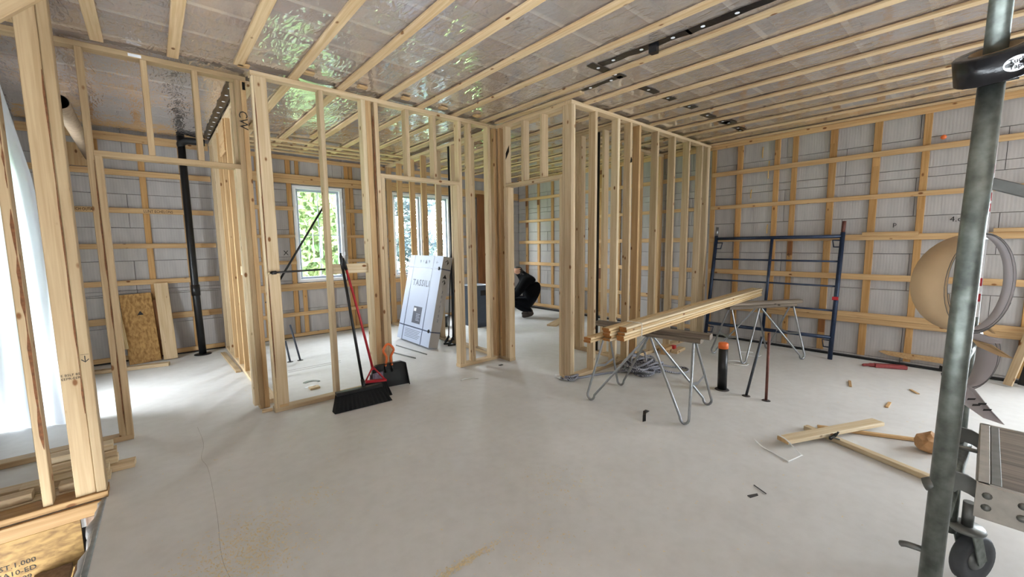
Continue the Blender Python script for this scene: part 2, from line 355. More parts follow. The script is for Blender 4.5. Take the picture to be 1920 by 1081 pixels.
# ceiling: insulation, truss chords, film, strapping, tape
ceil = struct('ceiling', (2.6, 2.0, 2.79), 'ceiling of clear vapour film over trusses with pale strapping')
box('insulation', -1.1, 6.3, -2.95, 7.0, 2.90, 2.98, INSUL, ceil)
y = -2.1
while y < 6.9:
    box('truss_chord', -1.05, 6.25, y, y+X2, 2.7975, 2.90, W_TRUSS, ceil); y += .4
def film_z(x, y):
    wr = 1.0 if (x < 3.2 and y > 2.0) else .35
    n = noise.noise(V((x*3.1+y*1.2, y*4.0, 3.3)))*.006+noise.noise(V((x*9+y*3, y*6-x*2, 1.7)))*.0030*wr
    return 2.7895+max(-.004, min(.0065, n*wr))
nx, ny = 190, 250; vs = []; fs = []
for j in range(ny+1):
    for i in range(nx+1):
        x = -1.06+7.32*i/nx; yy = -2.9+9.86*j/ny; vs.append((x, yy, film_z(x, yy)))
for j in range(ny):
    for i in range(nx):
        a = j*(nx+1)+i; fs.append((a, a+nx+1, a+nx+2, a+1))
raw('vapour_film', vs, fs, FILM, ceil, True, origin=(2.6, 2.0, 2.79))
SX = [-.59, -.20, .19, .572, .953, 1.337, 1.73, 2.118, 2.52, 2.905, 3.325, 3.725, 4.118, 4.525, 4.93, 5.335, 5.742, 6.135]
for i, x in enumerate(SX):
    ye = 3.98 if x < .3 else (3.83 if x < .6 else 6.86)
    jog = random.uniform(-.004, .004)
    box('strapping', x, x+.066, -2.85, ye, T+.0005, T+.0195, W_CEIL, ceil)
for y0 in (6.02, 6.28, 6.52, 6.72):
    box('cross_strapping', .78, 3.11, y0, y0+.064, T-.019, T, W_CEIL, ceil)
for x in (3.10, 3.06): pass
box('edge_strapping', 3.06, 3.124, 2.55, 3.80, T+.0005, T+.0195, W_CEIL, ceil)
for x0, yb in [(.60, 3.80), (.99, 3.96), (1.02, 3.64), (1.42, 3.97), (1.46, 3.66), (1.86, 3.97), (2.24, 3.98), (2.68, 3.97), (1.88, 3.68), (2.30, 3.70), (2.72, 3.69)]:
    box('packing_block', x0, x0+.075, yb, yb+.06, T+.0005, T+.019, W_FUR, ceil)
for x0, yb in [(1.62, 5.35), (1.74, 5.12)]:
    box('packing_block', x0, x0+.064, yb, yb+.42, T+.0005, T+.019, W_FUR, ceil)
# black sheathing tape patched on the film, with round printed dots
def tape(p, q, wd=.078):
    p = V((p[0], p[1], 2.7838)); q = V((q[0], q[1], 2.7838)); n = max(1, int((q-p).length/.2)); d = (q-p)/n; pts = []
    s = (q-p).normalized().cross(V((0, 0, 1)))
    vs = []; fs = []
    for i in range(n*3+1):
        c = p+d*(i/3)+s*random.uniform(-.006, .006); hw = wd/2*random.uniform(.82, 1.12)
        for zz in (0, .0012):
            vs += [tuple(c+s*hw+V((0, 0, zz))), tuple(c-s*hw+V((0, 0, zz)))]
    for i in range(n*3):
        a = i*4; b_ = a+4; fs += [(a, b_, b_+1, a+1), (a+2, a+3, b_+3, b_+2), (a, a+2, b_+2, b_), (a+1, b_+1, b_+3, a+3)]
    fs += [(0, 1, 3, 2)]; k = n*12; fs += [(k, k+2, k+3, k+1)]
    o = raw('tape_strip', vs, fs, TAPE, ceil)
    for i in range(max(1, n)):
        c = p+d*(i+.5); prism('printed_dot', [(.014*math.cos(t*math.pi/5), .014*math.sin(t*math.pi/5)) for t in range(10)], -.0012, 0, WHITE, o, Matrix.Translation(c))
tape((2.815, .80), (2.80, 1.42)); tape((2.80, 1.40), (2.765, 2.10)); tape((2.69, 2.15), (3.12, 2.13)); tape((3.09, 2.12), (3.085, 2.56), .045)
for x in (3.40, 3.80, 4.20, 4.60, 5.0, 5.42): tape((x, 2.15), (x+random.uniform(.16, .3), 2.13+random.uniform(-.03, .03)), .08)
tape((5.15, 2.12), (5.32, 2.10), .14); tape((5.62, 2.15), (5.78, 2.16), .05)
tape((.625, 4.16), (.635, 6.3), .085)
tape((.64, 6.3), (.66, 6.7), .10)
prism('tape_flap', [(-.02, -.03), (.03, -.02), (.02, .03), (-.03, .025)], -.05, 0, TAPE, ceil, Matrix.Translation(V((2.80, 1.66, 2.783))))
lathe('ceiling_box', [(.0, -.012), (.05, -.012), (.055, 0)], BLACK, ceil, Matrix.Translation(V((2.02, 5.0, 2.783))), 8)

# outer walls: dark backing, foam blocks, upright and level furring
def rects(u0, u1, z0, z1, holes):
    us = sorted({u0, u1, *[h[0] for h in holes if u0 < h[0] < u1], *[h[1] for h in holes if u0 < h[1] < u1]})
    zs = sorted({z0, z1, *[h[2] for h in holes if z0 < h[2] < z1], *[h[3] for h in holes if z0 < h[3] < z1]})
    out = []
    for a, b_ in zip(us, us[1:]):
        for c, d in zip(zs, zs[1:]):
            m_, n_ = (a+b_)/2, (c+d)/2
            if not any(h[0] < m_ < h[1] and h[2] < n_ < h[3] for h in holes): out.append((a, b_, c, d))
    return out
def foam_wall(name, label, axis, u0, u1, face, back, holes, phase):
    """axis 'x': wall plane x=face running along y; axis 'y': plane y=face along x"""
    root = struct(name, (face, (u0+u1)/2, 0) if axis == 'x' else ((u0+u1)/2, face, 0), label)
    vs = []; fs = []
    f1 = face+(.065 if back > face else -.065)
    for a, b_, c, d in rects(u0-.28, u1+.28, -.3, 2.96, holes):
        k = len(vs)
        for q in (f1, back):
            for u, z in ((a, c), (b_, c), (b_, d), (a, d)): vs.append((q, u, z) if axis == 'x' else (u, q, z))
        fs += [(k, k+1, k+2, k+3), (k+7, k+6, k+5, k+4), (k, k+4, k+5, k+1), (k+1, k+5, k+6, k+2), (k+2, k+6, k+7, k+3), (k+3, k+7, k+4, k)]
    raw('backing', vs, fs, DARK, root)
    z = .025; row = 0
    while z < 2.78:
        zt = min(z+.406, 2.90); u = u0-phase[row % 2]
        while u < u1:
            a, b_ = max(u, u0), min(u+1.22, u1)
            if b_-a > .03:
                for r_ in rects(a, b_, z, zt, holes):
                    g = .0022; j = random.uniform(0, .003)
                    lo, hi = sorted((face+j*(1 if back > face else -1), f1))
                    if axis == 'x': box('foam_block', lo, hi, r_[0]+g, r_[1]-g, r_[2]+g, r_[3]-g, FOAM, root, .002)
                    else: box('foam_block', r_[0]+g, r_[1]-g, lo, hi, r_[2]+g, r_[3]-g, FOAM, root, .002)
            u += 1.22
        z += .406; row += 1
    return root
WR = foam_wall('wall_right', 'long grey foam-block wall on the right with a grid of furring', 'x', -2.9, 6.94, 6.242, 6.5, [(-2.3, -1.0, .05, 2.15)], (.2, .81))
WIN1 = (1.655, 2.41, .835, 2.325); WIN2 = (3.235, 4.45, .815, 2.335); WIN3 = (5.24, 5.76, .88, 2.24)
WB = foam_wall('wall_back', 'grey foam-block back wall with two windows and furring', 'y', -1.05, 6.242, 6.942, 7.16, [WIN1, WIN2, WIN3], (.35, .96))
WL = foam_wall('wall_left', 'foam-block wall on the left with a doorway behind plastic', 'x', -2.9, 6.94, -1.05, -1.3, [(4.95, 5.43, 0.0, 2.0)], (.1, .7))
WF = foam_wall('wall_front', 'grey foam-block front wall with a small added opening', 'y', -1.05, 6.242, -2.75, -3.0, [(4.55, 5.45, .95, 2.05)], (.1, .7))  # unseen opening, added and sized to light the stud fronts
def fr_r(y0, y1, z0, z1, n='furring_strip', lay=1, mat=W_FUR):
    a = 6.242-.019*lay; return box(n, a-.001 if lay > 1 else a-.0, 6.242-.019*(lay-1)-.0005, y0, y1, z0, z1, mat, WR)
# right wall, uprights (first layer)
for ya, yb in [(2.298, 2.37), (1.854, 1.917), (1.657, 1.717), (1.262, 1.333), (.865, .934), (.475, .535), (.075, .14), (-.325, -.26), (-.73, -.665),
               (2.655, 2.72), (3.06, 3.125), (3.30, 3.36), (3.86, 3.93), (4.26, 4.33), (4.66, 4.73), (5.06, 5.13), (5.46, 5.53), (5.86, 5.93), (6.26, 6.33), (6.62, 6.69)]:
    segs = [(.06, .43), (.556, .94), (1.008, 1.396), (1.488, 1.856), (1.908, 2.318), (2.378, 2.70)]
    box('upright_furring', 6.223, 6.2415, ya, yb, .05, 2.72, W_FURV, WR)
    for za, zb in segs:
        if random.random() < .35:
            dz = random.uniform(.05, .2); j = random.uniform(-.008, .008)
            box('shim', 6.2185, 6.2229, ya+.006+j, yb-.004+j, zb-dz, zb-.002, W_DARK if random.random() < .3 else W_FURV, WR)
for za, zb in [(2.70, 2.766), (2.318, 2.378), (1.856, 1.908), (1.396, 1.462), (.939, 1.006), (.492, .556), (.429, .4905)]:
    box('level_furring', 6.200, 6.2180, -.92 if za < 2.2 else -2.4, 2.70 if za < 2.6 else 6.88, za, zb, W_FUR, WR)
    if za < 2.6: box('level_furring', 6.200, 6.2180, 2.83, 6.88, za if za != .429 else .06, zb if za != .429 else .125, W_FUR, WR)
box('furring_patch', 6.181, 6.1995, .50, .965, 1.442, 1.487, W_FUR, WR); box('furring_patch', 6.181, 6.1995, -.62, -.02, 1.462, 1.50, W_FUR, WR)
prism('low_strip', [(.74, .128), (.70, .145), (.10, .15), (-.02, .145), (-.02, .085), (.42, .095), (.46, .082), (.66, .098)], -.009, .009, W_FUR, WR,
      mat_from((0, 1, 0), (0, 0, 1), (1, 0, 0), (6.212, 0, 0)))
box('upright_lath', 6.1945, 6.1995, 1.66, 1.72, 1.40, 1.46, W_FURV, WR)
box('sill_gap', 6.215, 6.2415, -.95, 6.9, .001, .022, BLACK, WR)
DR = struct('door_1', (6.3, -1.65, 0), 'white framed glazed patio door in the right wall')
for y0, y1, z0, z1 in ((-2.3, -1.0, 2.09, 2.15), (-2.3, -1.0, .05, .11), (-2.3, -2.24, .11, 2.09), (-1.06, -1.0, .11, 2.09), (-1.68, -1.62, .11, 2.09)): box('door_frame', 6.30, 6.38, y0, y1, z0, z1, WHITE, DR)
for y0, y1 in ((-2.24, -1.68), (-1.62, -1.06)): box('glass_pane', 6.336, 6.342, y0, y1, .11, 2.09, GLASS, DR)
# foam drips and marker notes on the right wall
for yy, z0, z1 in [(2.06, 2.50, 2.64), (1.98, 2.22, 2.45), (2.18, 1.98, 2.10), (1.96, 1.50, 1.62)]:
    tube('foam_drip', spline([(6.239, yy, z1), (6.236, yy+.004, (z0+z1)/2), (6.232, yy+.002, z0+.02), (6.228, yy, z0)], 4), [.003]*9+[.004, .007, .01, .008] if False else .006, CAULK, WR, 6)
lathe('foam_blob', [(0, .012), (.018, .008), (.024, 0)], ORANGE, WR, mat_from((0, 1, 0), (0, 0, 1), (1, 0, 0), (6.228, .385, 2.44)) @ Matrix.Rotation(math.pi, 4, 'X'), 8)
RWM = lambda y, z: mat_from((0, -1, 0), (0, 0, 1), (-1, 0, 0), (6.2395, y, z))
text('marker_note', '4.c', .075, MARK, RWM(.24, 1.60), WR); text('marker_note', 'p', .07, MARK, RWM(.70, 1.57), WR); text('marker_note', 'q', .06, MARK, mat_from((0, -1, 0), (0, 0, 1), (-1, 0, 0), (6.1965, 1.69, 1.225)), WR)
text('marker_note', '1 .', .10, MARK, RWM(5.15, 2.16), WR); text('marker_note', '-d', .08, MARK, RWM(5.13, 1.95), WR); text('marker_note', 'x', .09, MARK, RWM(4.55, 1.42), WR)

# back wall furring
def bk(x0, x1, z0, z1, mat=W_FUR, n='level_furring'):
    return box(n, x0, x1, 6.900, 6.9195, z0, z1, mat, WB)
for xa, xb, z0, z1 in [(1.583, 1.648, .06, 2.69), (2.44, 2.503, .06, 2.69), (2.511, 2.572, .06, 2.69), (1.713, 1.766, 2.34, 2.69), (1.715, 1.775, .06, .80), (2.124, 2.184, .06, .80), (2.05, 2.12, 2.34, 2.69),
                       (-.05, .012, .06, 2.69), (.343, .40, .06, 2.69), (-.45, -.385, .06, 2.69), (-.85, -.785, .06, 2.69), (.79, .85, .06, 2.69), (1.19, 1.25, .06, 2.69),
                       (2.93, 2.99, .06, 2.69), (3.62, 3.68, .06, .79), (4.02, 4.08, .06, .79), (3.62, 3.68, 2.36, 2.69), (4.10, 4.16, 2.36, 2.69), (4.50, 4.565, .06, 2.69), (4.92, 4.98, .06, 2.69), (5.40, 5.465, 2.30, 2.69), (5.8, 5.865, 2.30, 2.69)]:
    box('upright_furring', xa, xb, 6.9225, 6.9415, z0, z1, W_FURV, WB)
for z0, z1 in [(.022, .08), (.482, .56), (.944, 1.007), (1.395, 1.455), (1.824, 1.887), (2.271, 2.339), (2.67, 2.735)]: bk(-1.0, .665, z0, z1)
bk(-1.0, .665, 2.735, 2.765); bk(.765, 3.125, 2.672, 2.735)
for z0, z1 in [(2.334, 2.40), (2.402, 2.468), (.77, .832), (.726, .769), (.331, .39), (.01, .063)]: bk(.765, 3.125, z0, z1)
for z0, z1 in [(1.934, 1.994), (1.526, 1.574), (1.131, 1.184)]: bk(.765, 1.652, z0, z1); bk(2.425, 3.125, z0, z1)
for z0, z1 in [(2.672, 2.735), (2.345, 2.42), (2.422, 2.49), (.01, .063)]: bk(3.235, 6.2, z0, z1)
for z0, z1 in [(.74, .805), (.331, .39)]: bk(3.235, 5.01, z0, z1)
for z0, z1 in [(1.934, 1.994), (1.526, 1.574), (1.131, 1.184)]: bk(4.47, 5.01, z0, z1)
box('sill_gap', -1.0, 6.2, 6.922, 6.941, .001, .021, BLACK, WB)
box('window_buck', 5.02, 5.205, 6.80, 6.84, .30, 2.40, W_DARK, WB)
box('nailer', -.655, -.46, 6.862, 6.8995, 2.345, 2.595, W_FUR, WB)
LWM = lambda x, z: mat_from((1, 0, 0), (0, 0, 1), (0, -1, 0), (x, 6.8985, z))
text('marker_note', 'SECH OUTA', .05, MARK, LWM(-.57, 1.858), WB, sx=.62); text('marker_note', 'LUNT ECHELONS', .05, MARK, LWM(.10, 1.852), WB, sx=.72)
text('marker_note', 'X', .10, MARK, mat_from((1, 0, 0), (0, 0, 1), (0, -1, 0), (1.52, 6.9385, 1.30)), WB)

# windows
def window(name, label, x0, x1, z0, z1, mull, munt_x, munt_z):
    r = struct(name, ((x0+x1)/2, 7.0, z0), label); f = .05
    for a, b_, c, d in ((x0, x1, z1-f, z1), (x0, x1, z0, z0+f), (x0, x0+f, z0+f, z1-f), (x1-f, x1, z0+f, z1-f)): box('window_frame', a, b_, 6.945, 7.07, c, d, WHITE, r)
    secs = [(x0+f, x1-f)] if mull is None else [(x0+f, mull-.025), (mull+.025, x1-f)]
    if mull is not None: box('mullion', mull-.025, mull+.025, 6.95, 7.06, z0+f, z1-f, WHITE, r)
    for a, b_ in secs:
        s = .035
        for p in ((a, b_, z1-f-s, z1-f), (a, b_, z0+f, z0+f+s), (a, a+s, z0+f+s, z1-f-s), (b_-s, b_, z0+f+s, z1-f-s)): box('sash', p[0], p[1], 6.985, 7.04, p[2], p[3], GREYV, r)
        box('glass_pane', a+s, b_-s, 7.012, 7.018, z0+f+s, z1-f-s, GLASS, r)
        for q in munt_x:
            xm = a+s+(b_-a-2*s)*q; box('muntin', xm-.006, xm+.006, 7.004, 7.010, z0+f+s, z1-f-s, GREYV, r)
        for q in munt_z: box('muntin', a+s, b_-s, 7.004, 7.0095, q-.006, q+.006, GREYV, r)
    return r
w1 = window('window_1', 'white framed window with grille bars and green foliage outside', 1.66, 2.40, .84, 2.32, None, (.5,), (1.571,))
for z in (1.25, 1.70, 2.1): box('hinge', 2.384, 2.398, 6.925, 6.945, z, z+.05, WHITE, w1)
window('window_2', 'white two-light window behind the bare studs with sky outside', 3.24, 4.445, .82, 2.33, 3.83, (), ())
window('window_3', 'narrow white window in the far room behind the studs', 5.245, 5.755, .885, 2.235, None, (), ())

# ---------------------------------------------------------------- partitions
def stud(P, x0, x1, y0, y1, z0=.038, z1=2.727, n='stud', mat=W_STUD): return box(n, x0, x1, y0, y1, z0, z1, mat, P)
# centre partition, along x at y 3.855
P = struct('wall_center_partition', (1.9, 3.9, 0), 'open stud partition with a door opening in the middle of the room')
a, b_ = 3.855, 3.944
box('top_plate', .68, 3.128, a, b_, 2.7275, T, W_STUD, P)
box('bottom_plate', .68, 1.745, a, b_, 0, .038, W_STUD, P); box('bottom_plate', 2.555, 3.128, a, b_, 0, .038, W_STUD, P)
stud(P, .70, .79, a, a+.038, n='end_stud'); stud(P, .682, .70, a+.002, a+.05, mat=W_PALE); stud(P, .70, .738, a+.0385, b_+.01)
box('packing_block', .715, .785, a-.003, a+.02, .0385, .062, W_FUR, P)
stud(P, 1.179, 1.217, a, b_)
stud(P, 1.545, 1.583, a, b_, mat=W_PALE); stud(P, 1.584, 1.638, a+.006, b_, mat=W_FUR); stud(P, 1.666, 1.704, a, b_)
stud(P, 1.705, 1.743, a, b_, z1=2.0445, n='trimmer_stud')
box('header', 1.705, 2.598, a, b_, 2.045, 2.083, W_STUD, P)
for x in (1.982, 2.288): stud(P, x, x+X2, a, b_, z0=2.0835, n='cripple_stud')
stud(P, 2.5605, 2.598, a, b_, z1=2.0445, n='trimmer_stud'); stud(P, 2.599, 2.637, a, b_); stud(P, 2.735, 2.773, a, b_)
stud(P, 3.002, 3.04, a, b_); stud(P, 3.088, 3.127, a, b_, mat=W_FUR)
box('nailing_block', 1.2175, 1.5445, 3.88, 3.918, 1.145, 1.234, W_PALE, P)
tube('nail_edge', [(2.565, a-.001, .04), (2.565, a-.001, .06)], .001, MARK, P, 4)

# line of walls at x 3.13: door partition (near) and bath partition (far)
a, b_ = 3.13, 3.219
P = struct('wall_door_partition', (3.17, 3.3, 0), 'short stud partition with a doorway into the worker\'s room')
box('top_plate', a, b_, 2.80, 3.944, 2.7275, T, W_STUD, P)
box('bottom_plate', a, b_, 3.66, 3.944, 0, .038, W_STUD, P); box('bottom_plate', a, b_, 2.80, 2.86, 0, .038, W_STUD, P)
stud(P, a, b_, 3.70, 3.738); stud(P, a, b_, 3.6615, 3.6995, z1=2.0445, n='trimmer_stud'); stud(P, a, b_, 3.80, 3.838, mat=W_FUR); stud(P, a, b_, 3.90, 3.9435)
box('header', a, b_, 2.83, 3.6995, 2.045, 2.083, W_STUD, P)
for y in (3.393, 3.104): stud(P, a, b_, y, y+X2, z0=2.0835, n='cripple_stud')
stud(P, a, b_, 2.8305, 2.8685, z1=2.0445, n='trimmer_stud'); stud(P, a+.001, b_, 2.801, 2.8295)
prism('tape_patch', [(-.03, -.075), (.03, .005), (.03, .075), (-.03, -.005)], 0, .0015, TAPE, P, mat_from((0, -1, 0), (0, 0, 1), (-1, 0, 0), (3.1295, 3.66, 2.43)))
P = struct('wall_bath_partition', (3.17, 5.4, 0), 'stud partition across the window running to the back wall')
box('top_plate', a, b_, 3.945, 6.895, 2.7275, T, W_STUD, P); box('bottom_plate', a, b_, 3.945, 6.895, 0, .038, W_STUD, P)
for y in (6.852, 6.452, 6.02, 5.648, 5.237, 4.83, 4.42, 4.01): stud(P, a, b_, y, y+X2, mat=random.choice((W_STUD, W_FUR)))
# right-hand partition, along x at y 2.71
a, b_ = 2.71, 2.799
P = struct('wall_right_partition', (4.65, 2.75, 0), 'long row of open studs meeting the foam wall')
box('top_plate', 3.13, 6.165, a, b_, 2.7275, T, W_STUD, P); box('bottom_plate', 3.13, 6.165, a, b_, 0, .038, W_STUD, P)
stud(P, 3.13, 3.168, a, b_, n='end_stud'); stud(P, 3.169, 3.19, a, b_, mat=W_PALE)
for x, m_ in ((3.501, W_STUD), (3.894, W_PALE), (4.13, W_STUD), (4.307, W_FUR), (4.704, W_STUD), (5.113, W_STUD), (5.504, W_STUD), (5.885, W_STUD), (6.06, W_STUD), (6.0995, W_PALE)):
    stud(P, x, x+X2, a, b_, mat=m_)
prism('tape_patch', [(-.02, -.03), (.012, -.02), (.02, .01), (-.01, .035)], 0, .0015, TAPE, P, mat_from((1, 0, 0), (0, 0, 1), (0, -1, 0), (4.149, 2.7095, 2.32)))
# closet partitions behind it
P = struct('wall_closet_partition', (4.19, 3.15, 0), 'short closet side partition behind the right-hand studs')
a, b_ = 4.142, 4.231
box('top_plate', a, b_, 2.80, 3.54, 2.7275, T, W_STUD, P); box('bottom_plate', a, b_, 2.80, 3.54, 0, .038, W_STUD, P)
for y in (3.502, 3.463, 3.424, 3.07): stud(P, a, b_, y, y+X2-.0005)
P = struct('wall_closet_back', (5.87, 3.5, 0), 'short closet return partition at the foam wall')
box('top_plate', 5.54, 6.195, 3.455, 3.544, 2.7275, T, W_STUD, P); box('bottom_plate', 5.54, 6.195, 3.455, 3.544, 0, .038, W_STUD, P)
for x in (5.54, 5.5785, 6.11, 6.155): stud(P, x, x+X2, 3.455, 3.544, mat=W_FUR)
# side partition of the bath, along y at x .67
P = struct('wall_side_partition', (.71, 5.5, 0), 'close row of studs beside the left room')
box('top_plate', .67, .759, 4.135, 6.895, 2.7275, T, W_STUD, P); box('bottom_plate', .67, .759, 4.135, 6.895, 0, .038, W_STUD, P)
for y in (4.905, 5.27, 5.645, 6.005, 6.40, 6.80): stud(P, .67, .759, y, y+X2, mat=random.choice((W_STUD, W_FUR, W_FUR)))
stud(P, .655, .6695, 5.30, 5.69, 2.40, 2.727, 'backing_board', W_FUR)
box('nailing_block', .655, .6695, 4.64, 4.90, 1.12, 1.21, W_PALE, P)
# left partition, along x at y 4.04
a, b_ = 4.04, 4.129
P = struct('wall_left_partition', (-.2, 4.08, 0), 'left stud partition with a door opening')
box('top_plate', -1.04, .6785, a, b_, 2.7275, T, W_POST, P); box('bottom_plate', -1.04, -.21, a, b_, 0, .038, W_POST, P)
stud(P, -.285, -.2475, a, b_, mat=W_POST); stud(P, -.247, -.2095, a, b_, z1=2.0295, n='trimmer_stud', mat=W_POST)
box('header', -.247, .6, a, b_, 2.03, 2.068, W_POST, P)
for x in (.038, .328): stud(P, x, x+X2, a, b_, z0=2.0685, n='cripple_stud', mat=W_POST)
stud(P, .562, .5995, a, b_, z1=2.0295, n='trimmer_stud', mat=W_PALE); stud(P, .60, .638, a, b_, z0=0, mat=W_POST); stud(P, .6385, .6765, a+.003, b_, z0=0, mat=W_FUR)
stud(P, -.69, -.652, a, b_); stud(P, .58, .618, b_+.0005, b_+.04, z0=.2)
for z, s in ((2.70, '#'),): box('tape_patch', .652, .672, a+.001, a+.0025, 2.66, 2.72, TAPE, P)
text('stencil_mark', 'CW', .085, MARK, mat_from((0, 0, -1), (1, 0, 0), (0, -1, 0), (.64, a-.0008, 2.42)), P)
box('plate_tag', -.02, .05, 4.0385, 4.0398, 2.735, 2.755, WHITE, P)
# stub wall at the stair opening
a, b_ = 3.19, 3.279
P = struct('wall_stair_partition', (-.6, 3.23, 0), 'stub wall of thick posts on a doubled plate beside the stair opening')
box('bottom_plate', -1.04, -.297, 3.175, 3.295, .0005, .038, W_SHADED, P)
box('rim_plate', -1.04, -.322, 3.155, 3.175, -.075, -.0005, W_SHADED, P)
box('top_plate', -1.04, -.30, a, b_, 2.7275, T, W_POST, P)
stud(P, -.424, -.3435, a+.004, b_, .0385, n='wide_post', mat=W_POST); stud(P, -.342, -.3005, a-.004, b_, .0385, mat=W_POST)
stud(P, -.544, -.5065, a, b_, .0385, mat=W_POST)
SM = lambda x, z: mat_from((1, 0, 0), (0, 0, 1), (0, -1, 0), (x, a+.0032, z))
text('grade_stamp', 'E BSLF BS', .018, MARK, SM(-.384, .725), P); text('grade_stamp', 'EEPR-EER', .018, MARK, SM(-.384, .705), P)
text('arrow_mark', '\u2193', .05, MARK, mat_from((1, 0, 0), (0, 0, 1), (0, -1, 0), (-.322, a-.0048, .80)), P)
box('arrow_line', -.338, -.306, a-.0048, a-.0042, .828, .8295, MARK, P)
board('diagonal_brace', (-.31, 2.93, 2.62), (-1.0, 2.93, 1.9), .14, .038, W_POST, P, side=(.7, 0, -.7))

def bark(P, x, yf, z0, z1, w_, seed, mat=None):
    rb_ = random.Random(seed); n = 16; L_ = []; R_ = []
    for i in range(n+1):
        z = z0+(z1-z0)*i/n; hw = w_*rb_.uniform(.15, 1.0)*(.3 if i in (0, n) else 1); L_.append((-hw, z)); R_.append((hw*.5, z))
    prism('bark_edge', R_+L_[::-1], 0, .0012, W_BARK, P, mat_from((1, 0, 0), (0, 0, 1), (0, -1, 0), (x, yf, 0)))
W_BARK = plain('bark_stain', srgb(112, 70, 40), .9, 0, .35, 40)
bark(P, -.512, 3.1898, .35, 1.6, .012, 1); bark(P, -.3475, 3.1938, .5, 2.3, .006, 2); bark(P, -.512, 3.1898, 1.7, 2.5, .007, 9)
for nm, x, yf, z0, z1, w_, sd_ in (('wall_left_partition', -.2495, 4.0398, .1, 2.0, .007, 3), ('wall_center_partition', 1.652, 3.8548, 1.6, 2.6, .012, 4), ('wall_center_partition', .7035, 3.8548, .3, 2.6, .006, 5), ('wall_center_partition', 2.745, 3.8548, .1, 1.7, .006, 6)):
    bark(bpy.data.objects[nm], x, yf, z0, z1, w_, sd_)
# stair well below the slab
S = struct('stairwell', (-.7, 2.7, -.6), 'stair opening lined with strand board and brown planks')
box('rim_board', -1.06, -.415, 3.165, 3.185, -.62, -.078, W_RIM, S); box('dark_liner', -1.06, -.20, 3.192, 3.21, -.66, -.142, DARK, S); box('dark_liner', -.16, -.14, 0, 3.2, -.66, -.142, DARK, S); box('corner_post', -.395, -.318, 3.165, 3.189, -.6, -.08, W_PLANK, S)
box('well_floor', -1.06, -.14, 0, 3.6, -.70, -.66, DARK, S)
prism('step_plank', [(-.58, 2.2), (-.47, 2.2), (-.462, 3.16), (-.60, 3.16)], -.335, -.30, W_PLANK, S); prism('step_plank', [(-.455, 2.2), (-.30, 2.2), (-.30, 3.14), (-.448, 3.14)], -.34, -.305, W_PLANK, S)
for i, s_ in enumerate(('EST.1.000', 'CA10-ED', 'D -409')):
    text('panel_stamp', s_, .036, MARK, mat_from((1, 0, 0), (0, 0, 1), (0, -1, 0), (-.66, 3.1642, -.215-.042*i)), S)
vs = []; fs = []; n = 26
for i in range(n+1):
    t = i/n; yy = 3.165-t*.95; wv = .008*math.sin(t*17)+.005*math.sin(t*41)
    for dx, dz in ((.012, .004), (-.002, .003), (-.022+wv, -.012), (-.026+wv, -.055), (-.018+wv, -.06)):
        vs.append((-.318-.022*t+dx*1.2, yy, dz))
for i in range(n):
    for k in range(4):
        q = i*5+k; fs.append((q, q+1, q+6, q+5))
membrane = raw('edge_membrane', vs, fs, MEMB, S, True)
mo = membrane.modifiers.new('thickness', 'SOLIDIFY'); mo.thickness = .003
# ================================================================== THINGS
# ---- plastic sheet hanging at the left
def edge_x(z):
    pts = [(0, -.50), (1.0, -.575), (1.95, -.642), (2.62, -.735), (2.76, -.80)]
    for (z0, x0), (z1, x1) in zip(pts, pts[1:]):
        if z <= z1: return x0+(x1-x0)*(z-z0)/(z1-z0)
    return pts[-1][1]
vs = []; fs = []; nu, nv = 40, 50
for j in range(nv+1):
    z = .004+2.74*j/nv
    for i in range(nu+1):
        u = i/nu; x = -1.03+(edge_x(z)+1.03)*u
        fold = .035*math.sin(u*9+z*.7)*(.4+.6*u)+.018*math.sin(u*23-z*2.1)+.03*noise.noise(V((u*3, z*1.3, 5)))
        yy = 4.80+fold+.05*(1-min(1, z/.5))*math.sin(u*5)
        vs.append((x, yy, z+.02*noise.noise(V((u*4, 1, 2)))*(1-z/2.76) if j == 0 and False else z))
for j in range(nv):
    for i in range(nu):
        q = j*(nu+1)+i; fs.append((q, q+1, q+nu+2, q+nu+1))
o = raw('plastic_sheet', vs, fs, POLY, None, True); tag(o, 'translucent white plastic sheet hanging to the floor in the left corner', 'sheet')

# ---- galvanised scaffold tower at the right edge
PX, PY = 1.63, .031
sct = thing('scaffold_tower', 'galvanised steel scaffold tower with a tube upright close on the right', 'scaffold', (PX, PY, 0))
tube('upright_tube', [(PX-.012, PY+.012, .2), (PX, PY, 1.41), (PX, PY-.006, 1.80)], .0243, GALV, sct, 24)
tube('upright_tube', [(PX, PY-.006, 1.80), (PX+.004, PY-.012, 2.5)], .0215, GALV, sct, 24)
for z in (1.792,):
    tube('locking_pin', [(PX, PY+.045, z), (PX, PY-.05, z)], .006, BLACK, sct, 8)
p2 = tube('upright_tube', [(2.40, .020, .2), (2.40, .026, 1.4), (2.40, .028, 2.5)], .0215, GALV, sct, 18)
for z, r in ((.615, .019), (1.408, .012), (1.035, .012)):
    tube('rung', [(PX+.02, PY, z), (2.385, .0, z)], r, GALV, sct, 12)
tube('coupler_lug', [(PX-.006, PY+.015, .712), (PX-.006, PY+.040, .70)], [.022, .017], STEEL, sct, 12)
tube('latch', spline([(PX, PY+.02, .50), (PX-.01, PY+.06, .503), (PX-.005, PY+.075, .495)], 4), .009, STEEL, sct, 8)
board('cross_brace', (1.76, .01, 1.552), (1.80, -.75, 1.20), .030, .011, STEEL, sct, side=(0, 0, 1), ch=.004)
box('printed_label', 2.378, 2.3805, .004, .020, 1.10, 1.78, WHITE, sct)
for z in (1.16, 1.22, 1.50, 1.54, 1.64, 1.70): box('label_print', 2.3765, 2.378, .0055, .016, z, z+.03, RED, sct)
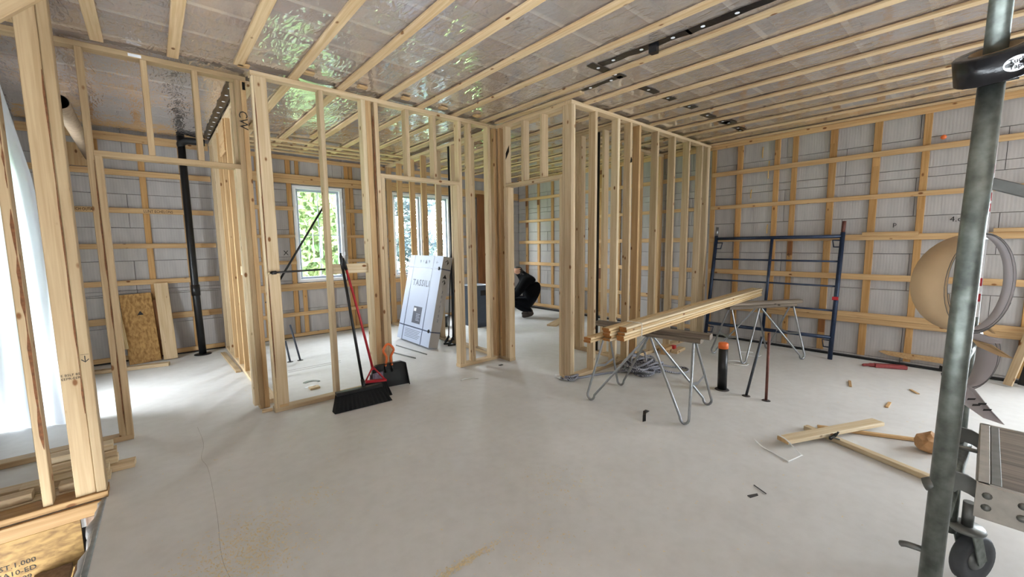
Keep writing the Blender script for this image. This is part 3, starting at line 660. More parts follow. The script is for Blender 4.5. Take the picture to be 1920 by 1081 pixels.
# casters under the two uprights
def caster(parent, x, y, ang):
    c = V((x, y, .1)); d = V((math.cos(ang), math.sin(ang), 0)); s = V((-d.y, d.x, 0))
    m_ = mat_from(d, V((0, 0, 1)), s*-1 if False else d.cross(V((0, 0, 1))), c)
    wh = lathe('caster_wheel', [(.0, -.012), (.05, -.013), (.066, -.02), (.092, -.022), (.1, -.015), (.1, .015), (.092, .022), (.066, .02), (.05, .013), (0, .012)], RUBBER, parent, m_, 28)
    lathe('wheel_hub', [(0, -.026), (.03, -.026), (.045, -.015), (.045, .015), (.03, .026), (0, .026)], STEEL, wh, m_, 16)
    for q in (-.032, .032):
        n_ = d.cross(V((0, 0, 1)))
        board('caster_fork', c+n_*q, c+n_*q+V((-.05*d.x, -.05*d.y, .135)), .045, .006, GALV, parent, side=d)
    lathe('swivel_ring', [(.0, -.01), (.05, -.01), (.056, 0), (.05, .012), (.0, .012)], STEEL, parent, Matrix.Translation(c+V((-.05*d.x, -.05*d.y, .14))), 20)
    tube('caster_stem', [c+V((-.05*d.x, -.05*d.y, .15)), c+V((-.05*d.x, -.05*d.y, .25))], .018, STEEL, parent, 12)
caster(sct, 2.44, -.05, -.5)
tube('leg_extension', [(PX-.013, PY+.012, .2), (PX-.014, PY+.012, .0)], .0215, GALV, sct, 16)
# platform hooked onto the tower
pl = thing('scaffold_platform', 'worn plywood scaffold platform with riveted metal edge hooked on the tower', 'platform', (2.02, -.5, .6))
box('plywood_deck', 1.755, 2.31, -1.5, -.055, .690, .702, W_GREY, pl)
box('end_rail', 1.742, 2.325, -.055, -.028, .615, .704, ALU, pl); box('side_rail', 1.737, 1.754, -1.5, -.028, .60, .704, ALU, pl); box('side_rail', 2.311, 2.327, -1.5, -.028, .60, .704, ALU, pl)
box('deck_strip', 1.755, 2.31, -.075, -.0555, .702, .7045, STEEL, pl)
for yy, zz in ((-.05, .672), (-.05, .637), (-.115, .672), (-.115, .637), (-.18, .655)):
    lathe('rivet', [(0, .008), (.005, .007), (.0095, .003), (.0105, 0)], STEEL, pl, mat_from((0, 1, 0), (0, 0, 1), (1, 0, 0), (1.737, yy, zz)) @ Matrix.Rotation(math.pi, 4, 'X'), 10)
for xx in (1.80, 2.25):
    vs2 = [(-.03, .0), (.005, .02), (.05, .025), (.06, -.005), (.045, -.03), (.055, -.05), (.035, -.055), (.02, -.03), (0, -.035), (-.03, -.05)]
    prism('hook', vs2, -.004, .004, STEEL, pl, mat_from((0, 1, 0), (0, 0, 1), (1, 0, 0), (xx, -.015, .672)))
box('hook_bar', 1.85, 1.862, -.03, .03, .625, .645, STEEL, pl); box('hook_bar', 2.1, 2.112, -.03, .03, .66, .672, STEEL, pl)

# tape roll threaded on the upright
tr_c = V((PX+.006, PY-.010, 1.838)); tr_m = Matrix.Translation(tr_c) @ Matrix.Rotation(-.10, 4, 'X') @ Matrix.Rotation(-.46, 4, 'Y')
trl = tag(lathe('tape_roll', [(.0465, -.034), (.073, -.034), (.076, -.031), (.076, .031), (.073, .034), (.0465, .034), (.0465, -.034)], TAPE, None, tr_m, 40), 'black roll of sheathing tape threaded on the galvanised upright', 'tape roll')
lathe('cardboard_core', [(.0445, -.0335), (.0465, -.0335), (.0465, .0345), (.0445, .0345), (.0445, -.0335)], CARDB, trl, tr_m, 30)
lab_a = math.radians(204)
def bend_tape(v, r=.0766):
    an = lab_a+v.x/r; rr = r+v.z
    return (rr*math.cos(an), rr*math.sin(an), v.y)
vs = []; fs = []; n = 24
for k in range(n): 
    an = 2*math.pi*k/n; vs.append(V(bend_tape(V((.0235*math.cos(an), .0175*math.sin(an), 0)), .0764)))
vs.append(V(bend_tape(V((0, 0, .0)), .0764))); fs = [(n, k, (k+1) % n) for k in range(n)]
me = bpy.data.meshes.new('label_oval'); me.from_pydata([tuple(v) for v in vs], [], fs); me.update()
ov = mesh_obj('label_oval', me, WHITE, trl, tr_m)
text('label_lettering', 'Tuck', .0145, MARK, tr_m, trl, lambda v: bend_tape(V((v.x, v.y+.0064, v.z)), .0768)); text('label_lettering', 'Tape', .0145, MARK, tr_m, trl, lambda v: bend_tape(V((v.x, v.y-.0064, v.z)), .0768))

# cardboard coils hung on the tower rungs
def coil(name, label, c, ax, r, wd, turns, gap, mat_o, a0=0, lean=1, tele=0):
    """a strip of card rolled up round the axis ax"""
    ax = V(ax).normalized(); x, y, z = frame(ax, (0, 0, 1)); c = V(c); vs = []; fs = []; n = int(turns*40)
    for i in range(n+1):
        an = a0+2*math.pi*turns*i/n; rr = r-gap*turns*i/n+.004*math.sin(an*1.7)
        p = c+(x*math.cos(an)+y*math.sin(an))*rr
        lf = max(0, (p-c).normalized().dot(V((-.1, 1, 0)))*lean); w_ = .022+(wd-.022)*lf**.9; p = p-z*(tele*i/n*lf)
        vs += [tuple(p), tuple(p+z*w_)]
    for i in range(n): fs.append((2*i, 2*i+1, 2*i+3, 2*i+2))
    o = raw(name, vs, fs, CARDG, None, True, origin=tuple(c))
    mo = o.modifiers.new('thickness', 'SOLIDIFY'); mo.thickness = .003; mo.offset = -1
    o.data.materials.append(CARDB); o.data.materials.append(SCRAP); mo.material_offset = 1; mo.material_offset_rim = 2
    tag(o, label, 'cardboard'); return o
c1 = coil('cardboard_coil', 'large brown cardboard strip rolled in a hoop behind the scaffold upright', (1.93, .005, 1.262), (.45, .89, .0), .160, .135, 2.4, .008, CARDB, 2.0, 1, .0)
c2 = coil('cardboard_coil', 'smaller grey-lined cardboard roll with torn flaps hanging under the big hoop', (2.08, .0, .985), (.5, .86, .05), .105, .08, 1.8, .010, CARDG, 1.0, -1)
def flap(pts, parent, mat, bendy=.01):
    pts = [V(p) for p in pts]; n = len(pts); c = sum(pts, V())/n
    nr = (pts[1]-pts[0]).cross(pts[2]-pts[0]).normalized()
    vs = [tuple(p) for p in pts]+[tuple(c+nr*bendy)]+[tuple(p+nr*.0025) for p in pts]+[tuple(c+nr*(bendy+.0025))]
    fs = [(i, (i+1) % n, n) for i in range(n)]+[(n+1+(i+1) % n, n+1+i, 2*n+1) for i in range(n)]+[((i+1) % n, i, n+1+i, n+1+(i+1) % n) for i in range(n)]
    return raw('torn_flap', vs, fs, mat, parent)
flap([(2.02, .02, 1.10), (2.0, -.02, 1.085), (2.0, -.051, 1.082), (2.0, -.05, 1.07), (2.02, -.01, 1.062), (2.03, .02, 1.075)], c2, CARDG)
flap([(2.02, .015, 1.07), (2.0, -.03, 1.062), (1.99, -.076, 1.028), (1.99, -.05, 1.03), (2.01, 0, 1.05)], c2, CARDB)
flap([(2.02, -.01, 1.125), (2.0, -.022, 1.115), (1.99, -.033, 1.10), (2.0, -.028, 1.10), (2.03, -.008, 1.112)], c2, CARDB, .003)
f3 = flap([(2.03, .03, .93), (2.01, -.005, .905), (1.99, -.045, .85), (1.985, -.074, .815), (1.99, -.03, .822), (2.02, .02, .85)], c2, CARDG)
for k in range(4): prism('printed_mark', [(-.012, -.002), (.008, -.003), (.013, .002), (-.008, .004)], 0, .001, MARK, c2, mat_from((.3, -.8, .25), (.2, .3, .9), (-.93, -.2, .2), (1.985-.002*k, .0-.012*k, .878-.012*(k % 2)-.004*k)))
for k in range(5):
    an = math.pi*1.25+k*.16; p = V((2.08, 0, .985)); x, y, z = frame(V((.5, .86, .05)), (0, 0, 1)); q = p+(x*math.cos(an)+y*math.sin(an))*.0985+z*(.02+.012*(k % 2)); nn = -(x*math.cos(an)+y*math.sin(an)); tt = nn.cross(z)
    prism('printed_mark', [(-.008, -.006), (.006, -.008), (.009, .006), (-.005, .009)], .0, .001, MARK, c2, mat_from(tt, z, nn, q+nn*.004))

# ---- sawhorses
def sawhorse(label, ctr, d, feet, ends, z):
    """feet: left-front, left-back, right-front, right-back as floor points; ends: beam extents along d"""
    t = thing('sawhorse', label, 'sawhorse', (ctr[0], ctr[1], 0), 'sawhorses under the strapping stack'); c = V((ctr[0], ctr[1], 0)); d = V((d[0], d[1], 0)).normalized(); s = V((-d.y, d.x, 0))
    board('beam', c+d*ends[0]+V((0, 0, z[1])), c+d*ends[1]+V((0, 0, z[1])), .085, .044, W_GREY, t, side=s, ch=.010)
    board('beam', c+d*(ends[0]+.07)+V((0, 0, z[0]))+s*.012, c+d*(ends[1]-.07)+V((0, 0, z[0]))+s*.012, .085, .038, W_GREY, t, side=s, ch=.008)
    top = z[0]-.026; legs = []
    for i, f in enumerate(feet):
        f = V((f[0], f[1], 0)); left = i < 2
        off = s*(.03 if (f-c).dot(s) > 0 else -.03)
        oa = c+d*(ends[0]+.10 if left else ends[1]-.12)+off+V((0, 0, top)); ob = c+d*(-.02 if left else .02)+off+V((0, 0, top))
        u = (ob-oa); u.z = 0; u.normalize(); R = .034
        pts = [oa+(V((0, 0, .012))), oa]
        fa = f-u*R+V((0, 0, .055)); fb = f+u*R+V((0, 0, .055))
        pts += [oa.lerp(fa, .5), fa]
        for k in range(1, 8):
            an = math.pi*k/8; pts.append(f-u*R*math.cos(an)+V((0, 0, .055-.0465*math.sin(an))))
        pts += [fb, fb.lerp(ob, .5), ob, ob+V((0, 0, .012))]
        tube('leg', pts, .0103, ZINC, t, 10); legs.append((oa, fa))
    for p, q in ((0, 1), (2, 3)):
        a_ = legs[p][0].lerp(legs[p][1], .55); b2 = legs[q][0].lerp(legs[q][1], .55); mid = (a_+b2)/2+V((0, 0, -.03))
        br = board('brace', a_, mid, .024, .003, ZINC, t, side=(0, 0, 1), ch=.001); board('brace', mid, b2, .024, .003, ZINC, t, side=(0, 0, 1), ch=.001)
    return t
sawhorse('nearer steel-legged sawhorse with a weathered timber beam', (3.18, 1.86), (.158, -.987), [(2.861, 2.237), (3.383, 2.283), (2.992, 1.44), (3.502, 1.49)], (-.50, .49), (.613, .6565))
sawhorse('farther steel-legged sawhorse by the blue scaffold frame', (5.485, 1.77), (.879, -.477), [(5.022, 1.748), (5.238, 2.173), (5.708, 1.353), (5.97, 1.803)], (-.50, .60), (.613, .6565))
# ---- stack of strapping on the sawhorses
sd = V((.998, .0627, 0)).normalized(); ss = V((-sd.y, sd.x, 0)); rows = ('bottom', 'second', 'middle', 'fourth', 'top')
for col, x0, y0, n, cn in ((0, 2.567, 1.70, 5, 'near'), (1, 2.47, 1.7665, 5, 'middle'), (2, 2.35, 1.833, 2, 'far')):
    for r_ in range(n):
        p0 = V((x0, y0, .679+.0202*r_+.0097)) + ss*.033 + sd*random.uniform(-.02, .03)+ss*random.uniform(-.002, .002)
        ln = 3.5 + (2.567-x0) + random.uniform(-.03, .03)
        o = board('strapping_board', p0, p0+sd*ln, .062, .0188, random.choice((W_STACK, W_PALE, W_STACK)), None, side=ss, ch=.0045, ends=W_ENDS)
        where = ('bottom' if r_ == 0 else 'top') if n == 2 else rows[r_]
        tag(o, f'long pale strapping board, {where} of the {cn} column in the stack across the sawhorses', 'board', 'strapping stack on the sawhorses')
rp_ = [V((2.80, 1.706, .677)), V((2.80, 1.705, .735)), V((2.80, 1.706, .782)), V((2.80, 1.78, .7825)), V((2.80, 1.84, .782))]
tag(tube('binding_string', rp_, .003, WIRE, None, 6), 'white string tied round the end of the strapping stack', 'string')

# ---- blue scaffold frame leaning on the right wall
sf = thing('leaning_scaffold', 'dark blue scaffold end frame leaning on the foam wall', 'scaffold', (5.96, 1.87, 0))
def sfp(y, z): return V((5.95+.135*z, y, z))
tube('post', [sfp(1.135, .0), sfp(1.135, 1.49)], .0235, BLUE, sf, 14); tube('post', [sfp(2.60, .0), sfp(2.58, 1.475)], .0235, BLUE, sf, 14)
tube('coupling_pin', [sfp(1.135, 1.49), sfp(1.133, 1.62)], .0195, RUST, sf, 12); tube('coupling_pin', [sfp(2.58, 1.475), sfp(2.58, 1.60)], .0185, ZINC, sf, 12)
tube('rail', [sfp(1.135, 1.445), sfp(2.58, 1.44)], .021, BLUE, sf, 12); tube('rail', [sfp(1.135, .255), sfp(2.60, .235)], .0225, BLUE, sf, 12)
tube('post', [sfp(1.868, .245), sfp(1.868, 1.44)], .018, BLUE, sf, 12)
for z in (1.15, .858, .57): tube('rail', [sfp(1.135, z), sfp(2.59, z)], .011, BLUE, sf, 10)
for y, z, k in ((1.135, 1.35, 1), (2.58, 1.33, -1), (1.135, .17, 1), (2.59, .14, -1)):
    tube('bracket', [sfp(y, z+.05), sfp(y+k*.09, z+.05), sfp(y+k*.075, z-.03), sfp(y, z-.03)], .0085, BLUE, sf, 8)
box('red_tag', 6.0, 6.025, 1.108, 1.165, .70, .74, RED, sf)

# ---- brooms and dustpan at the centre partition
br = thing('broom', 'push broom with a black handle and wide black bristles on the concrete', 'broom', (1.30, 3.50, 0))
def bristle_head(parent, p0, p1, t0, t1, h, th, mat, dy=0):
    # p0-p1 bottom line, t0-t1 top line at height h, many tufts along it
    p0, p1, t0, t1 = map(V, (p0, p1, t0, t1)); n = 26; vs = []; fs = []; s = V((0, 1, 0))
    for i in range(n+1):
        u = i/n; b0 = p0.lerp(p1, u)+V((0, 0, .003*(i % 2))); tt = t0.lerp(t1, u); j = (.004 if i % 2 else -.004)
        vs += [tuple(b0-s*(th*.75+j)), tuple(tt-s*(th*.45+j*.3)), tuple(tt+s*th*.45), tuple(b0+s*th*.75)]
    for i in range(n):
        a_ = 4*i; b2 = a_+4
        for k in range(4): fs.append((a_+k, a_+(k+1) % 4, b2+(k+1) % 4, b2+k))
    fs += [(0, 3, 2, 1), (4*n, 4*n+1, 4*n+2, 4*n+3)]
    return raw('bristles', vs, fs, mat, parent)
bristle_head(br, (1.045, 3.51, .003), (1.54, 3.48, .003), (1.10, 3.60, .115), (1.50, 3.575, .115), .11, .05, BRISTLE)
board('bristle_block', (1.10, 3.60, .125), (1.50, 3.575, .125), .06, .034, BLACK, br, side=(0, 1, 0), ch=.012)
tube('handle', [(1.345, 3.61, .13), (1.315, 3.72, .70), (1.283, 3.833, 1.30)], .0125, BLACK, br, 12)
tube('handle_grip', [(1.289, 3.812, 1.19), (1.283, 3.833, 1.30), (1.282, 3.837, 1.335)], [.0155, .0155, .008], BLACK, br, 12)
tube('ferrule', [(1.348, 3.605, .10), (1.342, 3.625, .20)], .0165, BLACK, br, 12)
b2_ = thing('broom', 'angle broom with a red handle leaning behind the black broom', 'broom', (1.50, 3.68, 0))
bristle_head(b2_, (1.28, 3.60, .003), (1.60, 3.60, .003), (1.40, 3.70, .14), (1.585, 3.69, .12), .12, .04, BRISTLE)
board('bristle_cap', (1.395, 3.70, .142), (1.59, 3.69, .118), .045, .03, RED, b2_, side=(0, 1, 0), ch=.008)
for q in ((1.40, 3.70, .15), (1.585, 3.69, .125)): tube('fork', [q, (1.475, 3.705, .27)], .008, RED, b2_, 8)
tube('handle', [(1.477, 3.705, .24), (1.40, 3.77, .75), (1.318, 3.836, 1.22)], .0115, RED, b2_, 12)
tube('handle_grip', [(1.325, 3.83, 1.18), (1.312, 3.838, 1.25), (1.305, 3.841, 1.29)], [.0135, .0135, .010], BLACK, b2_, 12)
tube('hanging_loop', spline([(1.305, 3.841, 1.285), (1.29, 3.84, 1.31), (1.30, 3.842, 1.335), (1.316, 3.842, 1.31), (1.305, 3.841, 1.285)], 4), .003, WHITE, b2_, 6)
dp = thing('dustpan', 'black dustpan with an orange handle propped against the studs', 'dustpan', (1.66, 3.83, 0))
DPM = mat_from(V((.985, -.17, 0)), V((.008, .05, .998)).normalized(), V((-.17, -.985, .05)).normalized(), (1.495, 3.828, .004))
pan = [(0, 0), (.375, -.0), (.345, .225), (.30, .245), (.06, .235), (.02, .205)]
prism('pan', pan, -.012, -.006, BLACK, dp, DPM)
for p, q in zip(pan[1:], pan[2:]+pan[:1]):
    if p == pan[0] or q == pan[1]: continue
    P0 = DPM @ V((p[0], p[1], .012)); P1 = DPM @ V((q[0], q[1], .012)); board('pan_rim', P0, P1, .045, .005, BLACK, dp, side=(DPM @ V((0, 0, 1)))-(DPM @ V((0, 0, 0))), ch=.001)
prism('pan_recess', [(.06, .07), (.30, .05), (.29, .16), (.10, .18)], -.006, -.003, plain('scuffed_black', srgb(34, 36, 36), .6, 0, .25, 20), dp, DPM)
hl = spline([(.15, .215, .0), (.165, .30, .012), (.135, .37, .02), (.165, .425, .02), (.20, .425, .02), (.235, .37, .02), (.205, .30, .012), (.215, .215, 0)], 5)
tube('handle', [DPM @ p for p in hl], .0115, ORANGE, dp, 10)
for x in (.15, .215): tube('handle_strap', [DPM @ V((x, .15, .0)), DPM @ V((x, .235, .003))], .009, BLACK, dp, 8)
lab = prism('wrapper_label', [(-.02, .0), (.13, .01), (.12, .17), (-.005, .16)], .014, .016, plain('mottled_label', srgb(128, 112, 128), .4, 0, .6, 30), dp, DPM)

# ---- carton leaning on the bath partition
CM = mat_from((0, -1, 0), (.2236, 0, .9747), (-.9747, 0, .2236), (2.681, 5.742, .032))
ct = thing('carton', 'tall white shipping carton strapped with blue bands leaning on studs', 'carton', (2.82, 5.27, 0))
me = board_mesh(.935, 1.248, .143, CARTON, .002); mesh_obj('box_body', me, CARTON, ct, CM @ Matrix.Translation(V((.4675, .624, -.0715))))
prism('side_face', [(-.143, .004), (0, .004), (0, 1.245), (-.143, 1.245)], 0, .0006, CARTSIDE, ct, CM @ mat_from((0, 0, 1), (0, 1, 0), (1, 0, 0), (.9352, 0, 0)) if False else CM @ Matrix(((0, 0, 1, .935), (0, 1, 0, 0), (1, 0, 0, 0), (0, 0, 0, 1))))
for x in (.15, .70):
    prism('strap', [(x-.008, .0), (x+.008, 0), (x+.008, 1.248), (x-.008, 1.248)], 0, .0015, STRAP, ct, CM)
for y in (.21, 1.07):
    prism('strap', [(0, y-.008), (.935, y-.008), (.935, y+.008), (0, y+.008)], 0, .0015, STRAP, ct, CM)
    prism('strap', [(-.143, y-.008), (0, y-.008), (0, y+.008), (-.143, y+.008)], .0006, .002, STRAP, ct, CM @ Matrix(((0, 0, 1, .935), (0, 1, 0, 0), (1, 0, 0, 0), (0, 0, 0, 1))))
    lathe('strap_buckle', [(0, .014), (.018, .012), (.026, .004), (.026, 0)], BLACK, ct, CM @ Matrix.Translation(V((.87, y+.004, 0))), 10)
text('brand_lettering', 'TASSILI', .125, INK, CM @ Matrix.Translation(V((.45, .845, .0008))), ct, sx=1.0, spacing=1.22, bold=.0032)
lb = prism('product_label', [(.36, .27), (.60, .27), (.60, .51), (.36, .51)], 0, .0008, plain('label_grey', srgb(84, 88, 100), .5, 0, .1), ct, CM)
prism('label_patch', [(.375, .44), (.44, .44), (.44, .485), (.375, .485)], .0008, .0012, WHITE, lb, CM)
for k in range(5): prism('label_line', [(.46, .40-.022*k), (.57-.02*(k % 2), .40-.022*k), (.57-.02*(k % 2), .406-.022*k), (.46, .406-.022*k)], .0008, .0012, CARTON, lb, CM)
for k in range(6): prism('text_line', [(.21, .165-.022*k), (.66-.03*(k % 3), .165-.022*k), (.66-.03*(k % 3), .171-.022*k), (.21, .171-.022*k)], 0, .0008, INK, ct, CM)
for x, g_ in ((.34, '\u2191'), (.42, '!'), (.50, '\u25b2'), (.58, '\u2191'), (.80, '\u2190')): text('pictogram', g_, .07, INK, CM @ Matrix.Translation(V((x, 1.155, .0008))), ct)
SMX = CM @ Matrix(((0, 0, 1, .9358), (0, 1, 0, 0), (-1, 0, 0, 0), (0, 0, 0, 1)))
for y, g_, sz in ((1.16, '\u2191', .10), (.97, '\u25b2', .07), (.885, '\u2191', .10)): text('pictogram', g_, sz, MARK, SMX @ Matrix.Translation(V((.07, y, .0008))), ct)
for k, g_ in enumerate('3011152'): text('item_number', g_, .05, INK, SMX @ Matrix.Translation(V((.07, .76-.065*k, .0008))), ct)

# ---- worker crouching in the far room
B = V((5.40, 5.695, 0)); D = V((-.755, .655, 0)); Ls = V((-.655, -.755, 0))
def W(s, l, z): return tuple(B+D*s+Ls*l+V((0, 0, z)))
nodes = []; edges = []
def nd(s, l, z, r, link=None, r2=None):
    nodes.append((W(s, l, z), r, r2 or r)); i = len(nodes)-1
    if link is not None: edges.append((link, i))
    return i
pel = nd(-.05, 0, .28, .205, None); wa = nd(-.06, 0, .47, .205, pel); ch_ = nd(.0, 0, .64, .205, wa); up = nd(.075, 0, .755, .15, ch_)
nk = nd(.165, 0, .83, .064, up); h1 = nd(.215, 0, .875, .085, nk); h2 = nd(.24, 0, .93, .092, h1); h3 = nd(.23, 0, .975, .062, h2); nose = nd(.335, 0, .90, .016, h1)
for k in (1, -1):
    hp = nd(.05, .10*k, .27, .125, pel); kn = nd(.37, .17*k, .35, .088, hp); sh = nd(.16, .14*k, .20, .075, kn); an = nd(-.02, .125*k, .11, .052, sh); ft = nd(.06, .13*k, .052, .045, an); to = nd(.17, .135*k, .04, .036, ft); he = nd(-.07, .125*k, .055, .04, an)
    so = nd(.08, .17*k, .715, .095, up); el = nd(.25, .23*k, .47, .072, so); wr = nd(.47, .12*k, .40, .042, el); pm = nd(.53, .09*k, .375, .03, wr)
    for f_, (ds, dl, dz) in enumerate(((.075, .03, -.02), (.085, .012, -.025), (.08, -.006, -.03), (.065, -.022, -.03))):
        a1 = nd(.53+ds*.55, .09*k+dl*k, .375+dz*.3, .0095, pm); nd(.53+ds, .09*k+dl*k*1.1, .375+dz*1.6, .008, a1)
    a1 = nd(.535, .09*k-.035*k, .365, .0105, pm); nd(.575, .09*k-.045*k, .35, .009, a1)
me = bpy.data.meshes.new('person_skeleton'); me.from_pydata([n_[0] for n_ in nodes], edges, []); ob = bpy.data.objects.new('tmp_person', me); COL.objects.link(ob)
ob.modifiers.new('skin', 'SKIN'); sk = me.skin_vertices[0].data
for i, n_ in enumerate(nodes): sk[i].radius = (n_[1], n_[2]); sk[i].use_root = (i == 0)
su = ob.modifiers.new('sub', 'SUBSURF'); su.levels = 2; su.render_levels = 2
dg = bpy.context.evaluated_depsgraph_get(); body = bpy.data.meshes.new_from_object(ob.evaluated_get(dg)); bpy.data.objects.remove(ob)
for m_ in (JACKET, JEANS, BOOT, SKIN, HAIR): body.materials.append(m_)
for v in body.vertices: v.co -= B
for p in body.polygons:
    c = p.center+B; q = c-B; s = q.dot(D); z = c.z; l = abs(q.dot(Ls)); p.use_smooth = True
    if z < .13: p.material_index = 2
    elif z > .83 and s > .13 and l < .11: p.material_index = 4 if (z > .945 or s < .19) else 3
    elif s > .455 and z < .48 and l < .17: p.material_index = 3
    elif (z < .42 and s < .2) or (s >= .2 and z < .52 and l > .05 and not (s > .25 and z > .47)): p.material_index = 1
pers = mesh_obj('person', body, None, None, Matrix.Translation(B)); tag(pers, 'person in a black jacket and dark trousers crouching in the far room', 'person')

# ---- bin, tool and pipes in the far rooms
bn = thing('storage_bin', 'slate grey plastic bin with a handle slot seen between the studs', 'bin', (4.16, 5.72, 0))
def rrect(hx, hy, r, n=4):
    out = []
    for cx, cy, a0 in ((hx-r, hy-r, 0), (-hx+r, hy-r, 90), (-hx+r, -hy+r, 180), (hx-r, -hy+r, 270)):
        for k in range(n+1):
            an = math.radians(a0+90*k/n); out.append((cx+r*math.cos(an), cy+r*math.sin(an)))
    return out
def loft(name, secs, mat, parent, c):
    vs = []; fs = []; n = len(secs[0][0])
    for ring, z in secs: vs += [(c[0]+x, c[1]+y, c[2]+z) for x, y in ring]
    for i in range(len(secs)-1):
        for k in range(n): a_ = i*n+k; b2 = i*n+(k+1) % n; fs.append((a_, b2, b2+n, a_+n))
    fs.append(tuple(range(n-1, -1, -1))); fs.append(tuple((len(secs)-1)*n+k for k in range(n)))
    return raw(name, vs, fs, mat, parent)
loft('bin_body', [(rrect(.125, .19, .03), 0), (rrect(.135, .20, .03), .30), (rrect(.145, .21, .03), .66)], BIN, bn, (4.155, 5.74, 0))
loft('bin_rim', [(rrect(.155, .222, .035), .66), (rrect(.16, .226, .035), .70), (rrect(.15, .215, .03), .715)], BIN, bn, (4.155, 5.74, 0))
box('handle_slot', 4.10, 4.22, 5.524, 5.532, .54, .63, BLACK, bn)
bk2 = thing('bucket', 'black low bucket on the floor beyond the bath partition', 'bucket', (3.66, 6.1, 0))
lathe('bucket_body', [(0, 0), (.12, 0), (.14, .18), (.145, .19), (.135, .19), (.115, .02)], BLACK, bk2, Matrix.Translation(V((3.66, 6.1, 0))), 20)
tube('bail', spline([(3.52, 6.1, .18), (3.53, 6.08, .24), (3.66, 6.05, .27), (3.79, 6.08, .24), (3.80, 6.1, .18)], 5), .004, ZINC, bk2, 6)
bc = thing('bar_clamp', 'pair of black bar clamps standing at the bath partition', 'clamp', (3.07, 4.85, 0))
for y, yy in ((4.90, 4.84), (4.79, 4.75)):
    tube('clamp_bar', [(3.06, y, .12), (3.09, yy, 1.22)], .008, BLACK, bc, 8); board('clamp_jaw', (3.065, y, .12), (3.03, y+.05, .02), .035, .02, BLACK, bc, side=(0, 1, 0))
    board('clamp_foot', (3.0, y+.04, .012), (3.10, y+.0, .012), .03, .022, BLACK, bc, side=(0, 1, 0))
tag(tube('vent_pipe', [(3.175, 4.94, .038), (3.175, 4.94, 2.727)], .026, ABS, None, 14), 'thin black plastic pipe rising inside the bath partition', 'pipe')
tag(tube('vent_pipe', [(4.19, 3.20, .038), (4.19, 3.20, 2.727)], .022, ABS, None, 12), 'thin black plastic pipe rising inside the closet partition', 'pipe')
vp = thing('drain_stack', 'thick black plastic drain stack against the back wall of the left room', 'pipe', (.39, 6.70, 0))
tube('pipe', [(.40, 6.70, .012), (.385, 6.72, .9), (.38, 6.74, 2.785)], .041, ABS, vp, 18)
tube('coupling', [(.387, 6.715, .78), (.386, 6.717, .92)], .048, ABS, vp, 18)
lathe('floor_flange', [(0, 0), (.095, 0), (.095, .006), (.045, .012)], BLACK, vp, Matrix.Translation(V((.40, 6.70, 0))), 20)
tube('elbow', spline([(.38, 6.74, 2.66), (.38, 6.735, 2.70), (.45, 6.73, 2.735), (.62, 6.72, 2.735)], 5), .043, ABS, vp, 14)
ft_ = thing('cardboard_tube', 'brown cardboard tube with a dark hollow end lodged high behind the left studs', 'tube', (-.43, 5.2, 2.46))
dirv = V((-.44, 6.1, 2.455))-V((-.42, 4.50, 2.464)); TM = mat_from(*frame(dirv, (0, 0, 1)), V((-.42, 4.50, 2.464)))
lathe('tube_wall', [(.048, 0), (.052, 0), (.052, 2.38), (.048, 2.38), (.048, 0)], plain('dusty_cardboard', srgb(142, 122, 100), .8, 0, .15, 30), ft_, TM, 20)
lathe('tube_dark_inside', [(.0475, .001), (.0475, 2.3)], BLACK, ft_, TM, 20)  # inner surface coloured black so the hollow end reads dark
# stub pipes
st = thing('pipe_stub', 'short black drain stub with an orange cap rising from the slab', 'pipe', (3.99, 1.566, 0))
tube('pipe', [(3.991, 1.566, 0), (3.991, 1.57, .42)], .041, ABS, st, 20)
lathe('cap', [(.0, .455), (.036, .455), (.044, .447), (.044, .40), (.041, .40)], ORANGE, st, Matrix.Translation(V((3.991, 1.57, 0))), 20)
lathe('floor_ring', [(.04, .008), (.058, .006), (.064, 0)], SCRAP, st, Matrix.Translation(V((3.991, 1.566, 0))), 16)
for p0, p1, mt, nm, lb_ in (((3.981, 1.35, 0), (4.011, 1.257, .558), BLUEPIPE, 'pipe_stub', 'slanting blue-grey pipe stub beside the orange-capped drain'), ((3.987, 1.189, 0), (3.987, 1.194, .605), RUST, 'pipe_stub', 'upright rusty pipe stub beyond the orange-capped drain'),
                           ((1.165, 5.489, 0), (1.135, 5.52, .26), BLUEPIPE, 'pipe_stub', 'shorter dark pipe stub in the bathroom slab'), ((1.276, 5.48, 0), (1.20, 5.52, .45), BLUEPIPE, 'pipe_stub', 'taller leaning dark pipe stub in the bathroom slab')):
    t = thing(nm, lb_, 'pipe', p0); tube('pipe', [p0, p1], .0112, mt, t, 10)
    lathe('floor_ring', [(.013, .006), (.03, .004), (.036, 0)], SCRAP, t, Matrix.Translation(V(p0)), 12)
# support rods at the centre partition
ob = thing('support_rod', 'black telescopic rod spanning level across the stud bay', 'rod', (.92, 3.84, 1.19))
tube('rod', [(.70, 3.84, 1.186), (1.145, 3.84, 1.196)], .008, BLACK, ob, 10); tube('rod_sleeve', [(.725, 3.84, 1.1866), (.76, 3.84, 1.1874)], .015, BLACK, ob, 10); tube('rod_tip', [(.695, 3.84, 1.186), (.712, 3.84, 1.1863)], .012, plain('tan_rubber', srgb(190, 168, 130), .6), ob, 10)
tag(tube('support_rod', [(1.255, 4.02, 1.822), (.70, 4.02, .92)], .009, BLACK, None, 10), 'black rod slanting across the window behind the stud bay', 'rod')

